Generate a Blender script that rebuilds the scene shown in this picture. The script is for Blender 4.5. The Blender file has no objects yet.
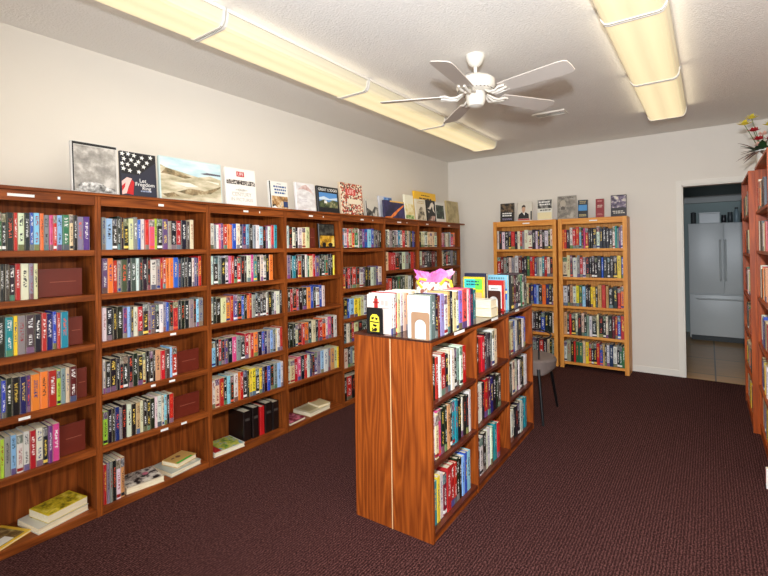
import bpy, bmesh, math, random
from mathutils import Vector, Matrix
random.seed(7)
sc = bpy.context.scene
COL = sc.collection
R = math.radians

# ------------------------------------------------------------------ camera, light, exposure
CAM = Vector((2.8427, -1.1725, 1.5131))
YAW, PITCH, ROLL = .6319, .0086, -.014
F_PX, SX, SY = 455.23, -8.33, -42.79
cy_, sy_, cp_, sp_ = math.cos(YAW), math.sin(YAW), math.cos(PITCH), math.sin(PITCH)
fwd = Vector((-sy_ * cp_, cy_ * cp_, sp_)); rt = Vector((cy_, sy_, 0)); up = rt.cross(fwd)
cr_, sr_ = math.cos(ROLL), math.sin(ROLL)
rt2 = rt * cr_ + up * sr_; up2 = up * cr_ - rt * sr_
cam = bpy.data.cameras.new('camera'); cam_o = bpy.data.objects.new('camera', cam); COL.objects.link(cam_o)
m = Matrix((rt2, up2, -fwd)).transposed().to_4x4(); m.translation = CAM
cam_o.matrix_world = m
cam.sensor_fit = 'HORIZONTAL'; cam.sensor_width = 36; cam.lens = F_PX / 768 * 36
cam.shift_x = -SX / 768; cam.shift_y = SY / 768
cam.clip_start = .05; cam.clip_end = 60
sc.camera = cam_o

w = bpy.data.worlds.new('world'); sc.world = w; w.use_nodes = True
w.node_tree.nodes['Background'].inputs[0].default_value = (.62, .6, .58, 1)
w.node_tree.nodes['Background'].inputs[1].default_value = .0


def area(name, loc, target, sx, sy, power, color=(1, 1, 1)):
    l = bpy.data.lights.new(name, 'AREA'); l.shape = 'RECTANGLE'; l.size = sx; l.size_y = sy; l.energy = power; l.color = color
    o = bpy.data.objects.new(name, l); COL.objects.link(o); o.location = loc
    d = Vector(target) - Vector(loc); o.rotation_euler = d.to_track_quat('-Z', 'Y').to_euler()
    return o


area('added_window_fill', (2.45, -4.05, 1.1), (2.4, 3.5, 1.9), 2.0, 1.5, 50, (.93, .985, 1.06))  # added fill lamp at the made-up window behind the camera
# the photographer's flash, just above the camera
fl = bpy.data.lights.new('camera_flash', 'SPOT'); fl.energy = 430; fl.spot_size = R(150); fl.spot_blend = 1; fl.shadow_soft_size = .045; fl.color = (.92, .985, 1.08)
flo = bpy.data.objects.new('camera_flash', fl); COL.objects.link(flo); flo.location = (2.86, -1.2, 1.9)
flo.rotation_euler = (Vector((1.55, 4.2, 1.9)) - flo.location).to_track_quat('-Z', 'Y').to_euler()
LAMP_E = 1.65; FIX = 1.0
sc.view_settings.view_transform = 'Standard'; sc.view_settings.look = 'None'
sc.view_settings.gamma = 1; sc.view_settings.use_curve_mapping = False
sc.view_settings.exposure = 0.22


# ------------------------------------------------------------------ materials
def lin(c):
    return tuple(((v / 255 / 12.92) if v / 255 <= .04045 else ((v / 255 + .055) / 1.055) ** 2.4) for v in c)


class N:
    def __init__(s, name, rough=.5):
        s.m = bpy.data.materials.new(name); s.m.use_nodes = True; s.t = s.m.node_tree
        s.b = s.t.nodes['Principled BSDF']; s.b.inputs['Roughness'].default_value = rough
        s.tc = None

    def n(s, typ, **kw):
        n = s.t.nodes.new(typ)
        for k, v in kw.items():
            if k.startswith('i_'):
                key = k[2:]; n.inputs[int(key) if key.isdigit() else key].default_value = v
            else: setattr(n, k, v)
        return n

    def l(s, a, b): s.t.links.new(a, b)

    def co(s, which):
        if not s.tc: s.tc = s.n('ShaderNodeTexCoord')
        return s.tc.outputs[which]

    def sep(s, v):
        n = s.n('ShaderNodeSeparateXYZ'); s.l(v, n.inputs[0]); return n.outputs

    def comb(s, *a):
        n = s.n('ShaderNodeCombineXYZ')
        for i, v in enumerate(a): s.put(v, n.inputs[i])
        return n.outputs[0]

    def put(s, v, inp):
        if hasattr(v, 'is_linked') or isinstance(v, bpy.types.NodeSocket): s.l(v, inp)
        else: inp.default_value = v

    def math(s, op, a, b=0., c=0.):
        n = s.n('ShaderNodeMath', operation=op); s.put(a, n.inputs[0]); s.put(b, n.inputs[1])
        if op in ('MULTIPLY_ADD', 'COMPARE'): s.put(c, n.inputs[2])
        return n.outputs[0]

    def mix(s, f, a, b):
        n = s.n('ShaderNodeMix', data_type='RGBA'); s.put(f, n.inputs[0])
        for v, i in ((a, 6), (b, 7)):
            if isinstance(v, tuple): n.inputs[i].default_value = (*v[:3], 1)
            else: s.l(v, n.inputs[i])
        return n.outputs[2]

    def noise(s, vec, scale, detail=3, rough=.5):
        n = s.n('ShaderNodeTexNoise', i_Scale=scale, i_Detail=detail, i_Roughness=rough); s.put(vec, n.inputs['Vector']); return n.outputs[0]

    def scl(s, vec, f):
        n = s.n('ShaderNodeVectorMath', operation='MULTIPLY'); s.l(vec, n.inputs[0]); n.inputs[1].default_value = f; return n.outputs[0]

    def add(s, a, b):
        n = s.n('ShaderNodeVectorMath', operation='ADD'); s.l(a, n.inputs[0]); s.l(b, n.inputs[1]); return n.outputs[0]

    def ramp(s, f, stops, const=False):
        n = s.n('ShaderNodeValToRGB'); s.l(f, n.inputs[0]); e = n.color_ramp.elements
        if const: n.color_ramp.interpolation = 'CONSTANT'
        while len(e) < len(stops): e.new(.5)
        for i, (p, c) in enumerate(stops):
            e[i].position = p; e[i].color = (*c, 1)
        return n.outputs[0]

    def color(s, c):
        if isinstance(c, tuple): s.b.inputs['Base Color'].default_value = (*c[:3], 1)
        else: s.l(c, s.b.inputs['Base Color'])

    def bump(s, h, strength=.3, dist=.01):
        n = s.n('ShaderNodeBump', i_Strength=strength, i_Distance=dist); s.l(h, n.inputs['Height']); s.l(n.outputs[0], s.b.inputs['Normal'])


def plain(name, c, rough=.5, metal=0., var=.06, scale=30):
    """A colour with a faint mottle."""
    a = N(name, rough); base = lin(c)
    v = a.noise(a.co('Object'), scale, 3)
    a.color(a.mix(v, tuple(x * (1 - var) for x in base), tuple(min(1, x * (1 + var)) for x in base)))
    a.b.inputs['Metallic'].default_value = metal
    return a.m


def wood(name, c1, c2, axis, rough=.45, rings=9., stretch=.09, spec=.25):
    a = N(name, rough)
    oi = a.n('ShaderNodeObjectInfo')
    p = a.add(a.co('Object'), a.scl(a.comb(oi.outputs['Random'], oi.outputs['Random'], oi.outputs['Random']), (7, 5, 3)))
    k = [7., 7., 7.]; k[axis] *= stretch
    n1 = a.noise(a.scl(p, tuple(k)), 1., 2, .45)
    rg = a.math('PINGPONG', a.math('MULTIPLY', n1, rings), .5)
    k2 = [160., 160., 160.]; k2[axis] = 5.
    n2 = a.noise(a.scl(p, tuple(k2)), 1., 2, .6)
    f = a.math('ADD', a.math('MULTIPLY', rg, 1.0), a.math('MULTIPLY', n2, .75))
    f = a.math('MULTIPLY_ADD', f, 1.0, -.15)
    a.color(a.ramp(f, [(.0, lin(c2)), (.55, tuple((x + y) / 2 for x, y in zip(lin(c1), lin(c2)))), (.95, lin(c1))]))
    a.bump(n2, .08, .002)
    a.b.inputs['Specular IOR Level'].default_value = spec
    return a.m


def wood3(name, c1, c2, **kw):
    return [wood(f'{name}_{ax}', c1, c2, i, **kw) for i, ax in enumerate('xyz')]


OAK_RED = wood3('reddish_oak', (168, 88, 34), (90, 38, 10))
OAK_LIGHT = wood3('honey_oak', (240, 172, 86), (206, 128, 50))
OAK_ORANGE = wood3('orange_oak', (176, 88, 28), (96, 36, 6), rings=14.)
OAK_RUST = wood3('rust_oak', (190, 88, 26), (130, 52, 12))
DARK_TOP = wood('dark_gloss_top', (84, 44, 30), (48, 24, 16), 1, rough=.1, spec=.6)
EDGE_DARK = wood('dark_shelf_edge', (112, 52, 32), (70, 30, 18), 1, rough=.3)
MAROON = plain('maroon_board', (104, 36, 22), .4)
WHITE_METAL = plain('white_enamel', (228, 221, 208), .35, var=.02)
LABEL = plain('paper_label', (244, 242, 236), .7, var=.08, scale=150)
PAPER = None


def paint(name, c, bump=.15, scale=90):
    a = N(name, .75); base = lin(c)
    v = a.noise(a.co('Object'), 1.4, 2)
    a.color(a.mix(v, tuple(x * .97 for x in base), tuple(min(1, x * 1.02) for x in base)))
    a.bump(a.noise(a.co('Object'), scale, 3), bump, .004)
    return a.m


WALL = paint('wall_paint', (229, 221, 208))
CEIL = paint('textured_ceiling', (240, 235, 226), 1.0, 80)
TRIMW = paint('trim_paint', (236, 230, 218), .03)


def carpet():
    a = N('ribbed_carpet', .95)
    p = a.co('Object')
    x = a.sep(p)
    loops = a.noise(a.scl(p, (170, 90, 100)), 1., 3, .7)
    wob = a.noise(p, 60., 2)
    rib = a.math('SINE', a.math('MULTIPLY_ADD', x[0], 440., a.math('MULTIPLY', wob, 9.)))
    f = a.math('MULTIPLY_ADD', rib, .09, loops)
    cl = a.noise(p, 1.1, 3)
    c = a.ramp(f, [(.32, lin((18, 8, 7))), (.5, lin((63, 35, 33))), (.68, lin((118, 78, 74)))])
    a.color(a.mix(a.math('MULTIPLY', cl, .3), c, lin((56, 29, 28))))
    a.bump(f, .5, .006)
    a.b.inputs['Specular IOR Level'].default_value = .1
    return a.m


CARPET = carpet()


def tile():
    a = N('floor_tile', .28)
    b = a.n('ShaderNodeTexBrick', i_Scale=1.)
    b.offset = 0; b.inputs['Brick Width'].default_value = .36; b.inputs['Row Height'].default_value = .9; b.inputs['Mortar Size'].default_value = .008
    b.inputs['Color1'].default_value = (*lin((226, 172, 98)), 1); b.inputs['Color2'].default_value = (*lin((206, 154, 86)), 1); b.inputs['Mortar'].default_value = (*lin((84, 70, 54)), 1)
    a.l(a.co('Object'), b.inputs['Vector'])
    v = a.noise(a.scl(a.co('Object'), (3, 14, 3)), 1., 4)
    a.color(a.mix(a.math('MULTIPLY', v, .5), b.outputs[0], lin((140, 100, 52))))
    return a.m


def diffuser_mat():
    a = N('lit_diffuser', .35)
    g = a.sep(a.co('Generated'))
    d1 = a.math('ABSOLUTE', a.math('SUBTRACT', a.math('ABSOLUTE', a.math('SUBTRACT', g[0], .5)), .2))
    st = a.math('MULTIPLY_ADD', d1, -1.1, 1.12)
    a.color(lin((250, 238, 200)))
    a.b.inputs['Base Color'].default_value = (.5, .46, .36, 1)
    a.b.inputs['Emission Color'].default_value = (1, .8, .43, 1)
    ed = a.math('MINIMUM', a.math('MULTIPLY_ADD', a.math('SUBTRACT', .5, a.math('ABSOLUTE', a.math('SUBTRACT', g[0], .5))), 7., .35), 1.)
    st = a.math('MULTIPLY', st, ed)
    a.l(a.math('MULTIPLY', st, LAMP_E * .42), a.b.inputs['Emission Strength'])
    return a.m


DIFF = diffuser_mat()


def pages_mat():
    a = N('book_pages', .8)
    n = a.noise(a.scl(a.co('Object'), (60, 500, 20)), 1., 2)
    a.color(a.ramp(n, [(.3, lin((234, 214, 172))), (.7, lin((252, 242, 214)))]))
    return a.m


PAGES = pages_mat()


def book_mat(name, mode):
    """Printed book cover: the cover colour is the object's own colour; title lettering, bands and a small picture on the spine."""
    a = N(name, .38)
    oi = a.n('ShaderNodeObjectInfo')
    col, rnd = oi.outputs['Color'], oi.outputs['Random']
    g = a.sep(a.co('Generated')); X, Y, Z = g[0], g[1], g[2]
    wn = a.n('ShaderNodeTexWhiteNoise', noise_dimensions='1D'); a.l(a.math('MULTIPLY', rnd, 91.7), wn.inputs['W'])
    rcol = a.mix(.6, wn.outputs['Color'], (.16, .12, .08)); r2 = wn.outputs['Value']
    wn.noise_dimensions = '1D'; bw = a.n('ShaderNodeRGBToBW'); a.l(col, bw.inputs[0])
    light = a.math('GREATER_THAN', bw.outputs[0], .22)
    tl = a.ramp(r2, [(0, (.85, .83, .78)), (.45, lin((240, 205, 90))), (.65, (.8, .8, .78)), (.85, lin((225, 90, 60)))], True)
    td = a.ramp(r2, [(0, (.015, .015, .02)), (.5, lin((150, 25, 30))), (.72, lin((25, 50, 120)))], True)
    title = a.mix(light, tl, td)
    spine = a.math('GREATER_THAN', X, .97)
    def inside(v, lo, hi): return a.math('MULTIPLY', a.math('GREATER_THAN', v, lo), a.math('LESS_THAN', v, hi))
    off = a.math('MULTIPLY', rnd, 57.)
    letters = a.noise(a.comb(a.math('MULTIPLY', Y, 3.4), a.math('MULTIPLY', Z, 46.), off), 1., 1, .4)
    letters = a.math('GREATER_THAN', letters, .53)
    if mode == 0: zone = a.math('MULTIPLY', inside(Z, .34, .84), inside(Y, .3, .72))
    elif mode == 1: zone = a.math('ADD', a.math('MULTIPLY', inside(Z, .66, .92), inside(Y, .24, .78)), a.math('MULTIPLY', inside(Z, .2, .48), inside(Y, .3, .7)))
    else: zone = a.math('MULTIPLY', inside(Z, .22, .66), inside(Y, .28, .74))
    c = col
    if mode == 1:
        c = a.mix(a.math('MULTIPLY', spine, a.math('LESS_THAN', Z, .16)), c, a.mix(.55, rcol, (.05, .05, .06)))
    if mode == 2:
        pic = a.noise(a.comb(a.math('MULTIPLY', Y, 3.), a.math('MULTIPLY', Z, 9.), off), 1.3, 2)
        pc = a.ramp(pic, [(.35, (.02, .02, .022)), (.52, (.14, .12, .11)), (.64, (.6, .55, .48))])
        c = a.mix(a.math('MULTIPLY', spine, inside(Z, .76, .98)), c, a.mix(.3, pc, rcol))
        c = a.mix(a.math('MULTIPLY', spine, inside(Z, .04, .12)), c, title)
    c = a.mix(a.math('MULTIPLY', a.math('MULTIPLY', spine, zone), letters), c, title)
    a.color(c)
    return a.m


BOOKM = [book_mat('printed_spine_title', 0), book_mat('printed_spine_band', 1), book_mat('printed_spine_picture', 2)]

# palette by letter: (word, sRGB)
PAL = dict(k=('black', (24, 23, 25)), w=('white', (220, 215, 204)), c=('cream', (220, 202, 160)), r=('red', (186, 32, 32)), b=('blue', (40, 82, 176)),
           n=('navy', (26, 36, 92)), t=('turquoise', (36, 138, 150)), g=('green', (48, 110, 72)), l=('lime', (170, 214, 60)), y=('yellow', (242, 206, 48)),
           o=('orange', (232, 122, 48)), p=('purple', (92, 64, 118)), m=('pink', (206, 70, 128)), d=('charcoal', (70, 66, 66)), a=('grey', (138, 138, 138)),
           s=('pale blue', (140, 190, 222)), e=('tan', (196, 152, 100)), u=('maroon', (104, 30, 34)))


# ------------------------------------------------------------------ mesh helpers
class MB:
    def __init__(s): s.v = []; s.f = []; s.mi = []

    def poly(s, pts, faces, mi=0):
        o = len(s.v); s.v += [tuple(p) for p in pts]
        for f in faces: s.f.append([o + i for i in f]); s.mi.append(mi)

    def box(s, x0, x1, y0, y1, z0, z1, mi=0, ch=0):
        if ch:
            bm = bmesh.new(); bmesh.ops.create_cube(bm, size=1)
            for v in bm.verts: v.co = Vector(((x0 + x1) / 2 + v.co.x * (x1 - x0), (y0 + y1) / 2 + v.co.y * (y1 - y0), (z0 + z1) / 2 + v.co.z * (z1 - z0)))
            bmesh.ops.bevel(bm, geom=bm.edges[:], offset=ch, segments=2, affect='EDGES', profile=.7)
            s.bm(bm, mi); return s
        p = [(x, y, z) for x in (x0, x1) for y in (y0, y1) for z in (z0, z1)]
        s.poly(p, [(0, 1, 3, 2), (4, 6, 7, 5), (0, 4, 5, 1), (2, 3, 7, 6), (0, 2, 6, 4), (1, 5, 7, 3)], mi); return s

    def bm(s, bm, mi=0, M=None):
        bm.verts.ensure_lookup_table()
        s.poly([(M @ v.co) if M else v.co for v in bm.verts], [[v.index for v in f.verts] for f in bm.faces], mi); bm.free()

    def lathe(s, prof, seg=24, c=(0, 0, 0), mi=0, closed=True):
        pts = []; n = len(prof)
        for i in range(seg):
            a = 2 * math.pi * i / seg
            for r, z in prof: pts.append((c[0] + r * math.cos(a), c[1] + r * math.sin(a), c[2] + z))
        fs = [[i * n + j, ((i + 1) % seg) * n + j, ((i + 1) % seg) * n + j + 1, i * n + j + 1] for i in range(seg) for j in range(n - 1)]
        if closed:
            fs.append([i * n for i in range(seg)][::-1]); fs.append([i * n + n - 1 for i in range(seg)])
        s.poly(pts, fs, mi); return s

    def tube(s, path, r, seg=8, mi=0):
        path = [Vector(p) for p in path]; pts = []; n = len(path)
        rad = r if isinstance(r, (list, tuple)) else [r] * n
        prev = None
        for i, p in enumerate(path):
            t = (path[min(i + 1, n - 1)] - path[max(i - 1, 0)]).normalized()
            if prev is None: nrm = t.orthogonal().normalized()
            else:
                nrm = prev - t * prev.dot(t); nrm = nrm.normalized() if nrm.length > 1e-6 else t.orthogonal().normalized()
            prev = nrm; b = t.cross(nrm)
            for k in range(seg):
                a = 2 * math.pi * k / seg; pts.append(p + (nrm * math.cos(a) + b * math.sin(a)) * rad[i])
        fs = [[i * seg + k, i * seg + (k + 1) % seg, (i + 1) * seg + (k + 1) % seg, (i + 1) * seg + k] for i in range(n - 1) for k in range(seg)]
        fs.append(list(range(seg))[::-1]); fs.append([(n - 1) * seg + k for k in range(seg)])
        s.poly(pts, fs, mi); return s

    def prism(s, outline, axis, a0, a1, mi=0):
        """outline: 2D points; extruded along axis (0,1,2)."""
        def P(u, v, w_):
            return {0: (w_, u, v), 1: (u, w_, v), 2: (u, v, w_)}[axis]
        n = len(outline)
        pts = [P(u, v, a0) for u, v in outline] + [P(u, v, a1) for u, v in outline]
        fs = [[i, (i + 1) % n, n + (i + 1) % n, n + i] for i in range(n)] + [list(range(n))[::-1], [n + i for i in range(n)]]
        s.poly(pts, fs, mi); return s

    def build(s, name, mats, parent=None, smooth=False, loc=None, rot=None):
        me = bpy.data.meshes.new(name); me.from_pydata(s.v, [], s.f)
        for mm in (mats if isinstance(mats, (list, tuple)) else [mats]): me.materials.append(mm)
        if any(s.mi): me.polygons.foreach_set('material_index', s.mi)
        bm = bmesh.new(); bm.from_mesh(me); bmesh.ops.recalc_face_normals(bm, faces=bm.faces[:]); bm.to_mesh(me); bm.free()
        if smooth:
            me.polygons.foreach_set('use_smooth', [True] * len(me.polygons))
            me.set_sharp_from_angle(angle=R(40))
        me.update()
        o = bpy.data.objects.new(name, me); COL.objects.link(o)
        if parent: o.parent = parent
        if loc is not None: o.location = loc
        if rot is not None: o.rotation_euler = rot
        return o


def tag(o, label, cat, group=None):
    o['label'] = label; o['category'] = cat
    if group: o['group'] = group
    return o


def empty(name, loc=(0, 0, 0), rz=0, label=None, cat=None, group=None):
    o = bpy.data.objects.new(name, None); COL.objects.link(o); o.location = loc; o.rotation_euler = (0, 0, rz); o.empty_display_size = .05
    if label: tag(o, label, cat, group)
    return o


def struct(name, mb, mat):
    o = mb.build(name, mat); o['kind'] = 'structure'; return o


# ------------------------------------------------------------------ the room
H, D = 2.8214, 5.1023
XL, XR, YF = -.358, 3.46, -4.2
DX0, DX1, DZ = 2.60, 3.40, 2.19          # doorway
KY1 = 8.42                                # end of the kitchen beyond
struct('floor', MB().box(XL - .1, XR + .1, YF - .1, D, -.1, 0), CARPET)
struct('ceiling', MB().box(XL - .1, XR + .1, YF - .1, D + .12, H, H + .1), CEIL)
struct('wall_left', MB().box(XL - .1, XL, YF - .1, D + .12, 0, H), WALL)
struct('wall_right', MB().box(XR, XR + .1, YF - .1, D + .12, 0, H), WALL)
b = MB(); b.box(XL, DX0, D, D + .12, 0, H); b.box(DX1, XR, D, D + .12, 0, H); b.box(DX0, DX1, D, D + .12, DZ, H)
struct('wall_back', b, WALL)
WX0, WX1, WZ0, WZ1 = 1.25, 3.3, .25, 2.3     # unseen window in the front wall, added to let light in
GX0, GX1, GZ1 = -.1, .75, 2.35              # unseen glazed entrance, added to let light in
b = MB(); b.box(XL, GX0, YF - .1, YF, 0, H); b.box(GX1, WX0, YF - .1, YF, 0, H); b.box(WX1, XR, YF - .1, YF, 0, H)
b.box(WX0, WX1, YF - .1, YF, 0, WZ0); b.box(WX0, WX1, YF - .1, YF, WZ1, H); b.box(GX0, GX1, YF - .1, YF, GZ1, H)
struct('wall_front', b, WALL)
GLASS = N('added_glow_glass', .1); GLASS.color((.7, .75, .8)); GLASS.b.inputs['Emission Color'].default_value = (.9, .95, 1, 1); GLASS.b.inputs['Emission Strength'].default_value = 1.5  # panes glow on their own, standing in for daylight in the added openings
b = MB()
for a0, a1, c0, c1 in ((WX0, WX1, WZ0, WZ0 + .05), (WX0, WX1, WZ1 - .05, WZ1), (WX0, WX0 + .05, WZ0, WZ1), (WX1 - .05, WX1, WZ0, WZ1), (2.25, 2.3, WZ0, WZ1)): b.box(a0, a1, YF - .08, YF - .02, c0, c1)
b.box(WX0 + .05, WX1 - .05, YF - .055, YF - .045, WZ0 + .05, WZ1 - .05, 1)
struct('window_added_1', b, [TRIMW, GLASS.m])  # made-up window, there only for the light it brings
b = MB()
for a0, a1, c0, c1 in ((GX0, GX1, 0.002, .15), (GX0, GX1, GZ1 - .08, GZ1), (GX0, GX0 + .09, 0.002, GZ1), (GX1 - .09, GX1, 0.002, GZ1)): b.box(a0, a1, YF - .08, YF - .02, c0, c1)
b.box(GX0 + .09, GX1 - .09, YF - .055, YF - .045, .15, GZ1 - .08, 1)
struct('door_1', b, [TRIMW, GLASS.m])  # made-up entrance with a glowing pane, added for light
# doorway casing and jambs
b = MB()
b.box(DX0 - .055, DX0, D - .014, D, 0, DZ + .055, 0, .003); b.box(DX0, DX1, D - .014, D, DZ, DZ + .055, 0, .003)
b.box(DX0 - .012, DX0 + .012, D - .004, D + .125, 0, DZ); b.box(DX0, DX1, D - .004, D + .125, DZ - .012, DZ + .01); b.box(DX1 - .012, DX1, D, D + .125, 0, DZ)
struct('trim_1', b, TRIMW)
struct('baseboard_back', MB().box(XL, DX0 - .056, D - .012, D, 0, .075, 0, .003), TRIMW)
struct('baseboard_left', MB().box(XL, XL + .012, -3.0, D - .013, 0, .075, 0, .003), TRIMW)
struct('baseboard_right', MB().box(XR - .012, XR, -3.0, D - .013, 0, .075, 0, .003), TRIMW)
# kitchen beyond the doorway
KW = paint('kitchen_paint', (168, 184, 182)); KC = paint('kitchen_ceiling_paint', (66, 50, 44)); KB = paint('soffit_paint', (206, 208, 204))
struct('floor_kitchen', MB().box(1.9, 4.1, D, KY1 + .1, -.1, .001), tile())
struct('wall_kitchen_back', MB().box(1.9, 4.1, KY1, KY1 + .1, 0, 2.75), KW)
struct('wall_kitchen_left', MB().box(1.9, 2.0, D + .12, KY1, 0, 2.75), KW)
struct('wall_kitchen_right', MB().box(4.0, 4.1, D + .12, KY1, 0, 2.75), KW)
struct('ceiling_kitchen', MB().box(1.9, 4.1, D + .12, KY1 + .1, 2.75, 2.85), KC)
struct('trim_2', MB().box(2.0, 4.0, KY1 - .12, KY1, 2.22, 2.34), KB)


# ------------------------------------------------------------------ ceiling lights, fan, vent
def ceiling_light(xc, y0, y1, label, group):
    t = empty('fluorescent_ceiling_light', (xc, (y0 + y1) / 2, H), 0, label, 'ceiling light', group)
    L = (y1 - y0) / 2
    MB().prism([(-.165, 0), (.165, 0), (.165, -.018), (-.165, -.018)], 1, -L, L).build('housing', WHITE_METAL, t)
    MB().prism([(-.158, -.019), (-.15, -.065), (-.135, -.088), (-.115, -.095), (.115, -.095), (.135, -.088), (.15, -.065), (.158, -.019)], 1, -L + .014, L - .014).build('diffuser', DIFF, t)
    for sx_, rot_, pw in ((0, (0, 0, 0), 2.6), (-.17, (0, R(100), 0), .32), (.17, (0, R(-100), 0), .32)):
        lt = bpy.data.lights.new('fluorescent_glow', 'AREA'); lt.shape = 'RECTANGLE'; lt.size = .26 if not sx_ else .06; lt.size_y = 2 * L - .05; lt.energy = pw * FIX; lt.color = (1, .88, .64)
        lo = bpy.data.objects.new('fluorescent_glow', lt); COL.objects.link(lo); lo.parent = t; lo.location = (sx_, 0, -.101 if not sx_ else -.05); lo.rotation_euler = rot_
    for s in (-1, 1):
        yy = s * L
        MB().prism([(-.163, -.019), (-.155, -.068), (-.138, -.093), (-.117, -.1), (.117, -.1), (.138, -.093), (.155, -.068), (.163, -.019)], 1, min(yy, yy - s * .013), max(yy, yy - s * .013)).build('end_cap', WHITE_METAL, t)


lights = [(.605, -.95, .325, 'fluorescent light at the camera end of the row along the long bookcase wall', 0), (.605, .335, 1.60, 'second fluorescent light of the long row, counted from the camera end', 0),
          (.605, 1.61, 2.86, 'third fluorescent light of the long row, passing behind the fan blade', 0), (.605, 2.87, 4.2, 'fluorescent light ending the long row near the back wall corner', 0),
          (2.535, .4, 1.6, 'fluorescent light of the short row, the one cut by the picture top', 1), (2.535, 1.61, 2.79, 'middle fluorescent light of the short row leading to the doorway', 1),
          (2.535, 2.8, 4.0, 'fluorescent light ending the short row, nearest the doorway', 1)]
for xc, a0, a1, lab, g in lights:
    ceiling_light(xc, a0, a1, lab, ('ceiling lights along the bookcase wall', 'ceiling lights leading to the doorway')[g])

FAN = (1.578, 1.735, H)
t = empty('ceiling_fan', FAN, 0, 'white five-blade ceiling fan hanging from a short rod', 'ceiling fan')
MB().lathe([(.066, 0), (.063, -.018), (.048, -.052), (.026, -.074), (.012, -.078)], 28).build('canopy', WHITE_METAL, t, True)
MB().lathe([(.012, -.075), (.012, -.15)], 12).build('downrod', WHITE_METAL, t, True)
MB().lathe([(r_, z_ + .032) for r_, z_ in ((.02, -.165), (.05, -.17), (.105, -.185), (.128, -.205), (.13, -.25), (.118, -.272), (.1, -.28), (.06, -.285))], 36).build('motor_housing', WHITE_METAL, t, True)
b = MB()
for k in range(28):
    a = 2 * math.pi * k / 28
    bm = bmesh.new(); bmesh.ops.create_cube(bm, size=1)
    b.bm(bm, 0, Matrix.Rotation(a, 4, 'Z') @ Matrix.Translation((.116, 0, -.242)) @ Matrix.Rotation(R(35), 4, 'Y') @ Matrix.Diagonal((.022, .008, .003, 1)))
b.build('motor_vents', plain('vent_shadow_grey', (120, 112, 104), .5), t)
MB().lathe([(.062, -.254), (.066, -.268), (.062, -.313), (.05, -.343), (.022, -.353)], 28).build('switch_housing', WHITE_METAL, t, True)
BLADE = plain('fan_blade_white', (205, 195, 184), .45, var=.03)
for k in range(5):
    a = R(-84 + 72 * k)
    rot = Matrix.Translation((0, 0, .032)) @ Matrix.Rotation(a, 4, 'Z')
    b = MB()
    # wavy blade iron
    for s in (-1, 1):
        b.tube([rot @ Vector(p) for p in ((.085, s * .012, -.288), (.13, s * .035, -.318), (.17, s * .03, -.318), (.205, s * .045, -.308), (.24, s * .035, -.306))], .0075, 8)
    b.tube([rot @ Vector(p) for p in ((.09, 0, -.29), (.14, 0, -.322), (.19, 0, -.316), (.235, 0, -.307))], .009, 8)
    ir = b.build('blade_bracket', WHITE_METAL, t, True)
    pts = []
    out = [(.2, -.052), (.3, -.06), (.6, -.07), (.64, -.066), (.658, -.05), (.662, 0), (.658, .05), (.64, .066), (.6, .07), (.3, .06), (.2, .052)]
    tilt = Matrix.Rotation(R(-13), 4, 'X')
    M = rot @ Matrix.Translation((0, 0, -.300)) @ tilt
    n = len(out); b = MB()
    b.poly([M @ Vector((x, y, .003)) for x, y in out] + [M @ Vector((x, y, -.003)) for x, y in out], [list(range(n)), [n + i for i in range(n)][::-1]] + [[i, n + i, n + (i + 1) % n, (i + 1) % n] for i in range(n)])
    b.build('fan_blade', BLADE, t)
t = empty('ceiling_vent', (1.605, 3.45, H), 0, 'small white louvred air vent in the ceiling beyond the fan', 'air vent')
b = MB()
for x0, x1, y0, y1 in ((-.15, .15, -.075, -.055), (-.15, .15, .055, .075), (-.15, -.13, -.055, .055), (.13, .15, -.055, .055)): b.box(x0, x1, y0, y1, -.012, -.0005)
b.build('vent_frame', WHITE_METAL, t)
MB().box(-.13, .13, -.055, .055, -.002, -.0005).build('duct_opening', plain('dark_duct', (30, 26, 24), .9), t)
b = MB()
for k in range(6):
    y = -.05 + k * .02
    b.box(-.13, .13, y - .001, y + .005, -.0108, -.0088)
b.build('louvre', WHITE_METAL, t)


# ------------------------------------------------------------------ bookcases
HOLE = plain('pin_hole', (40, 20, 10), .9)


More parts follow.
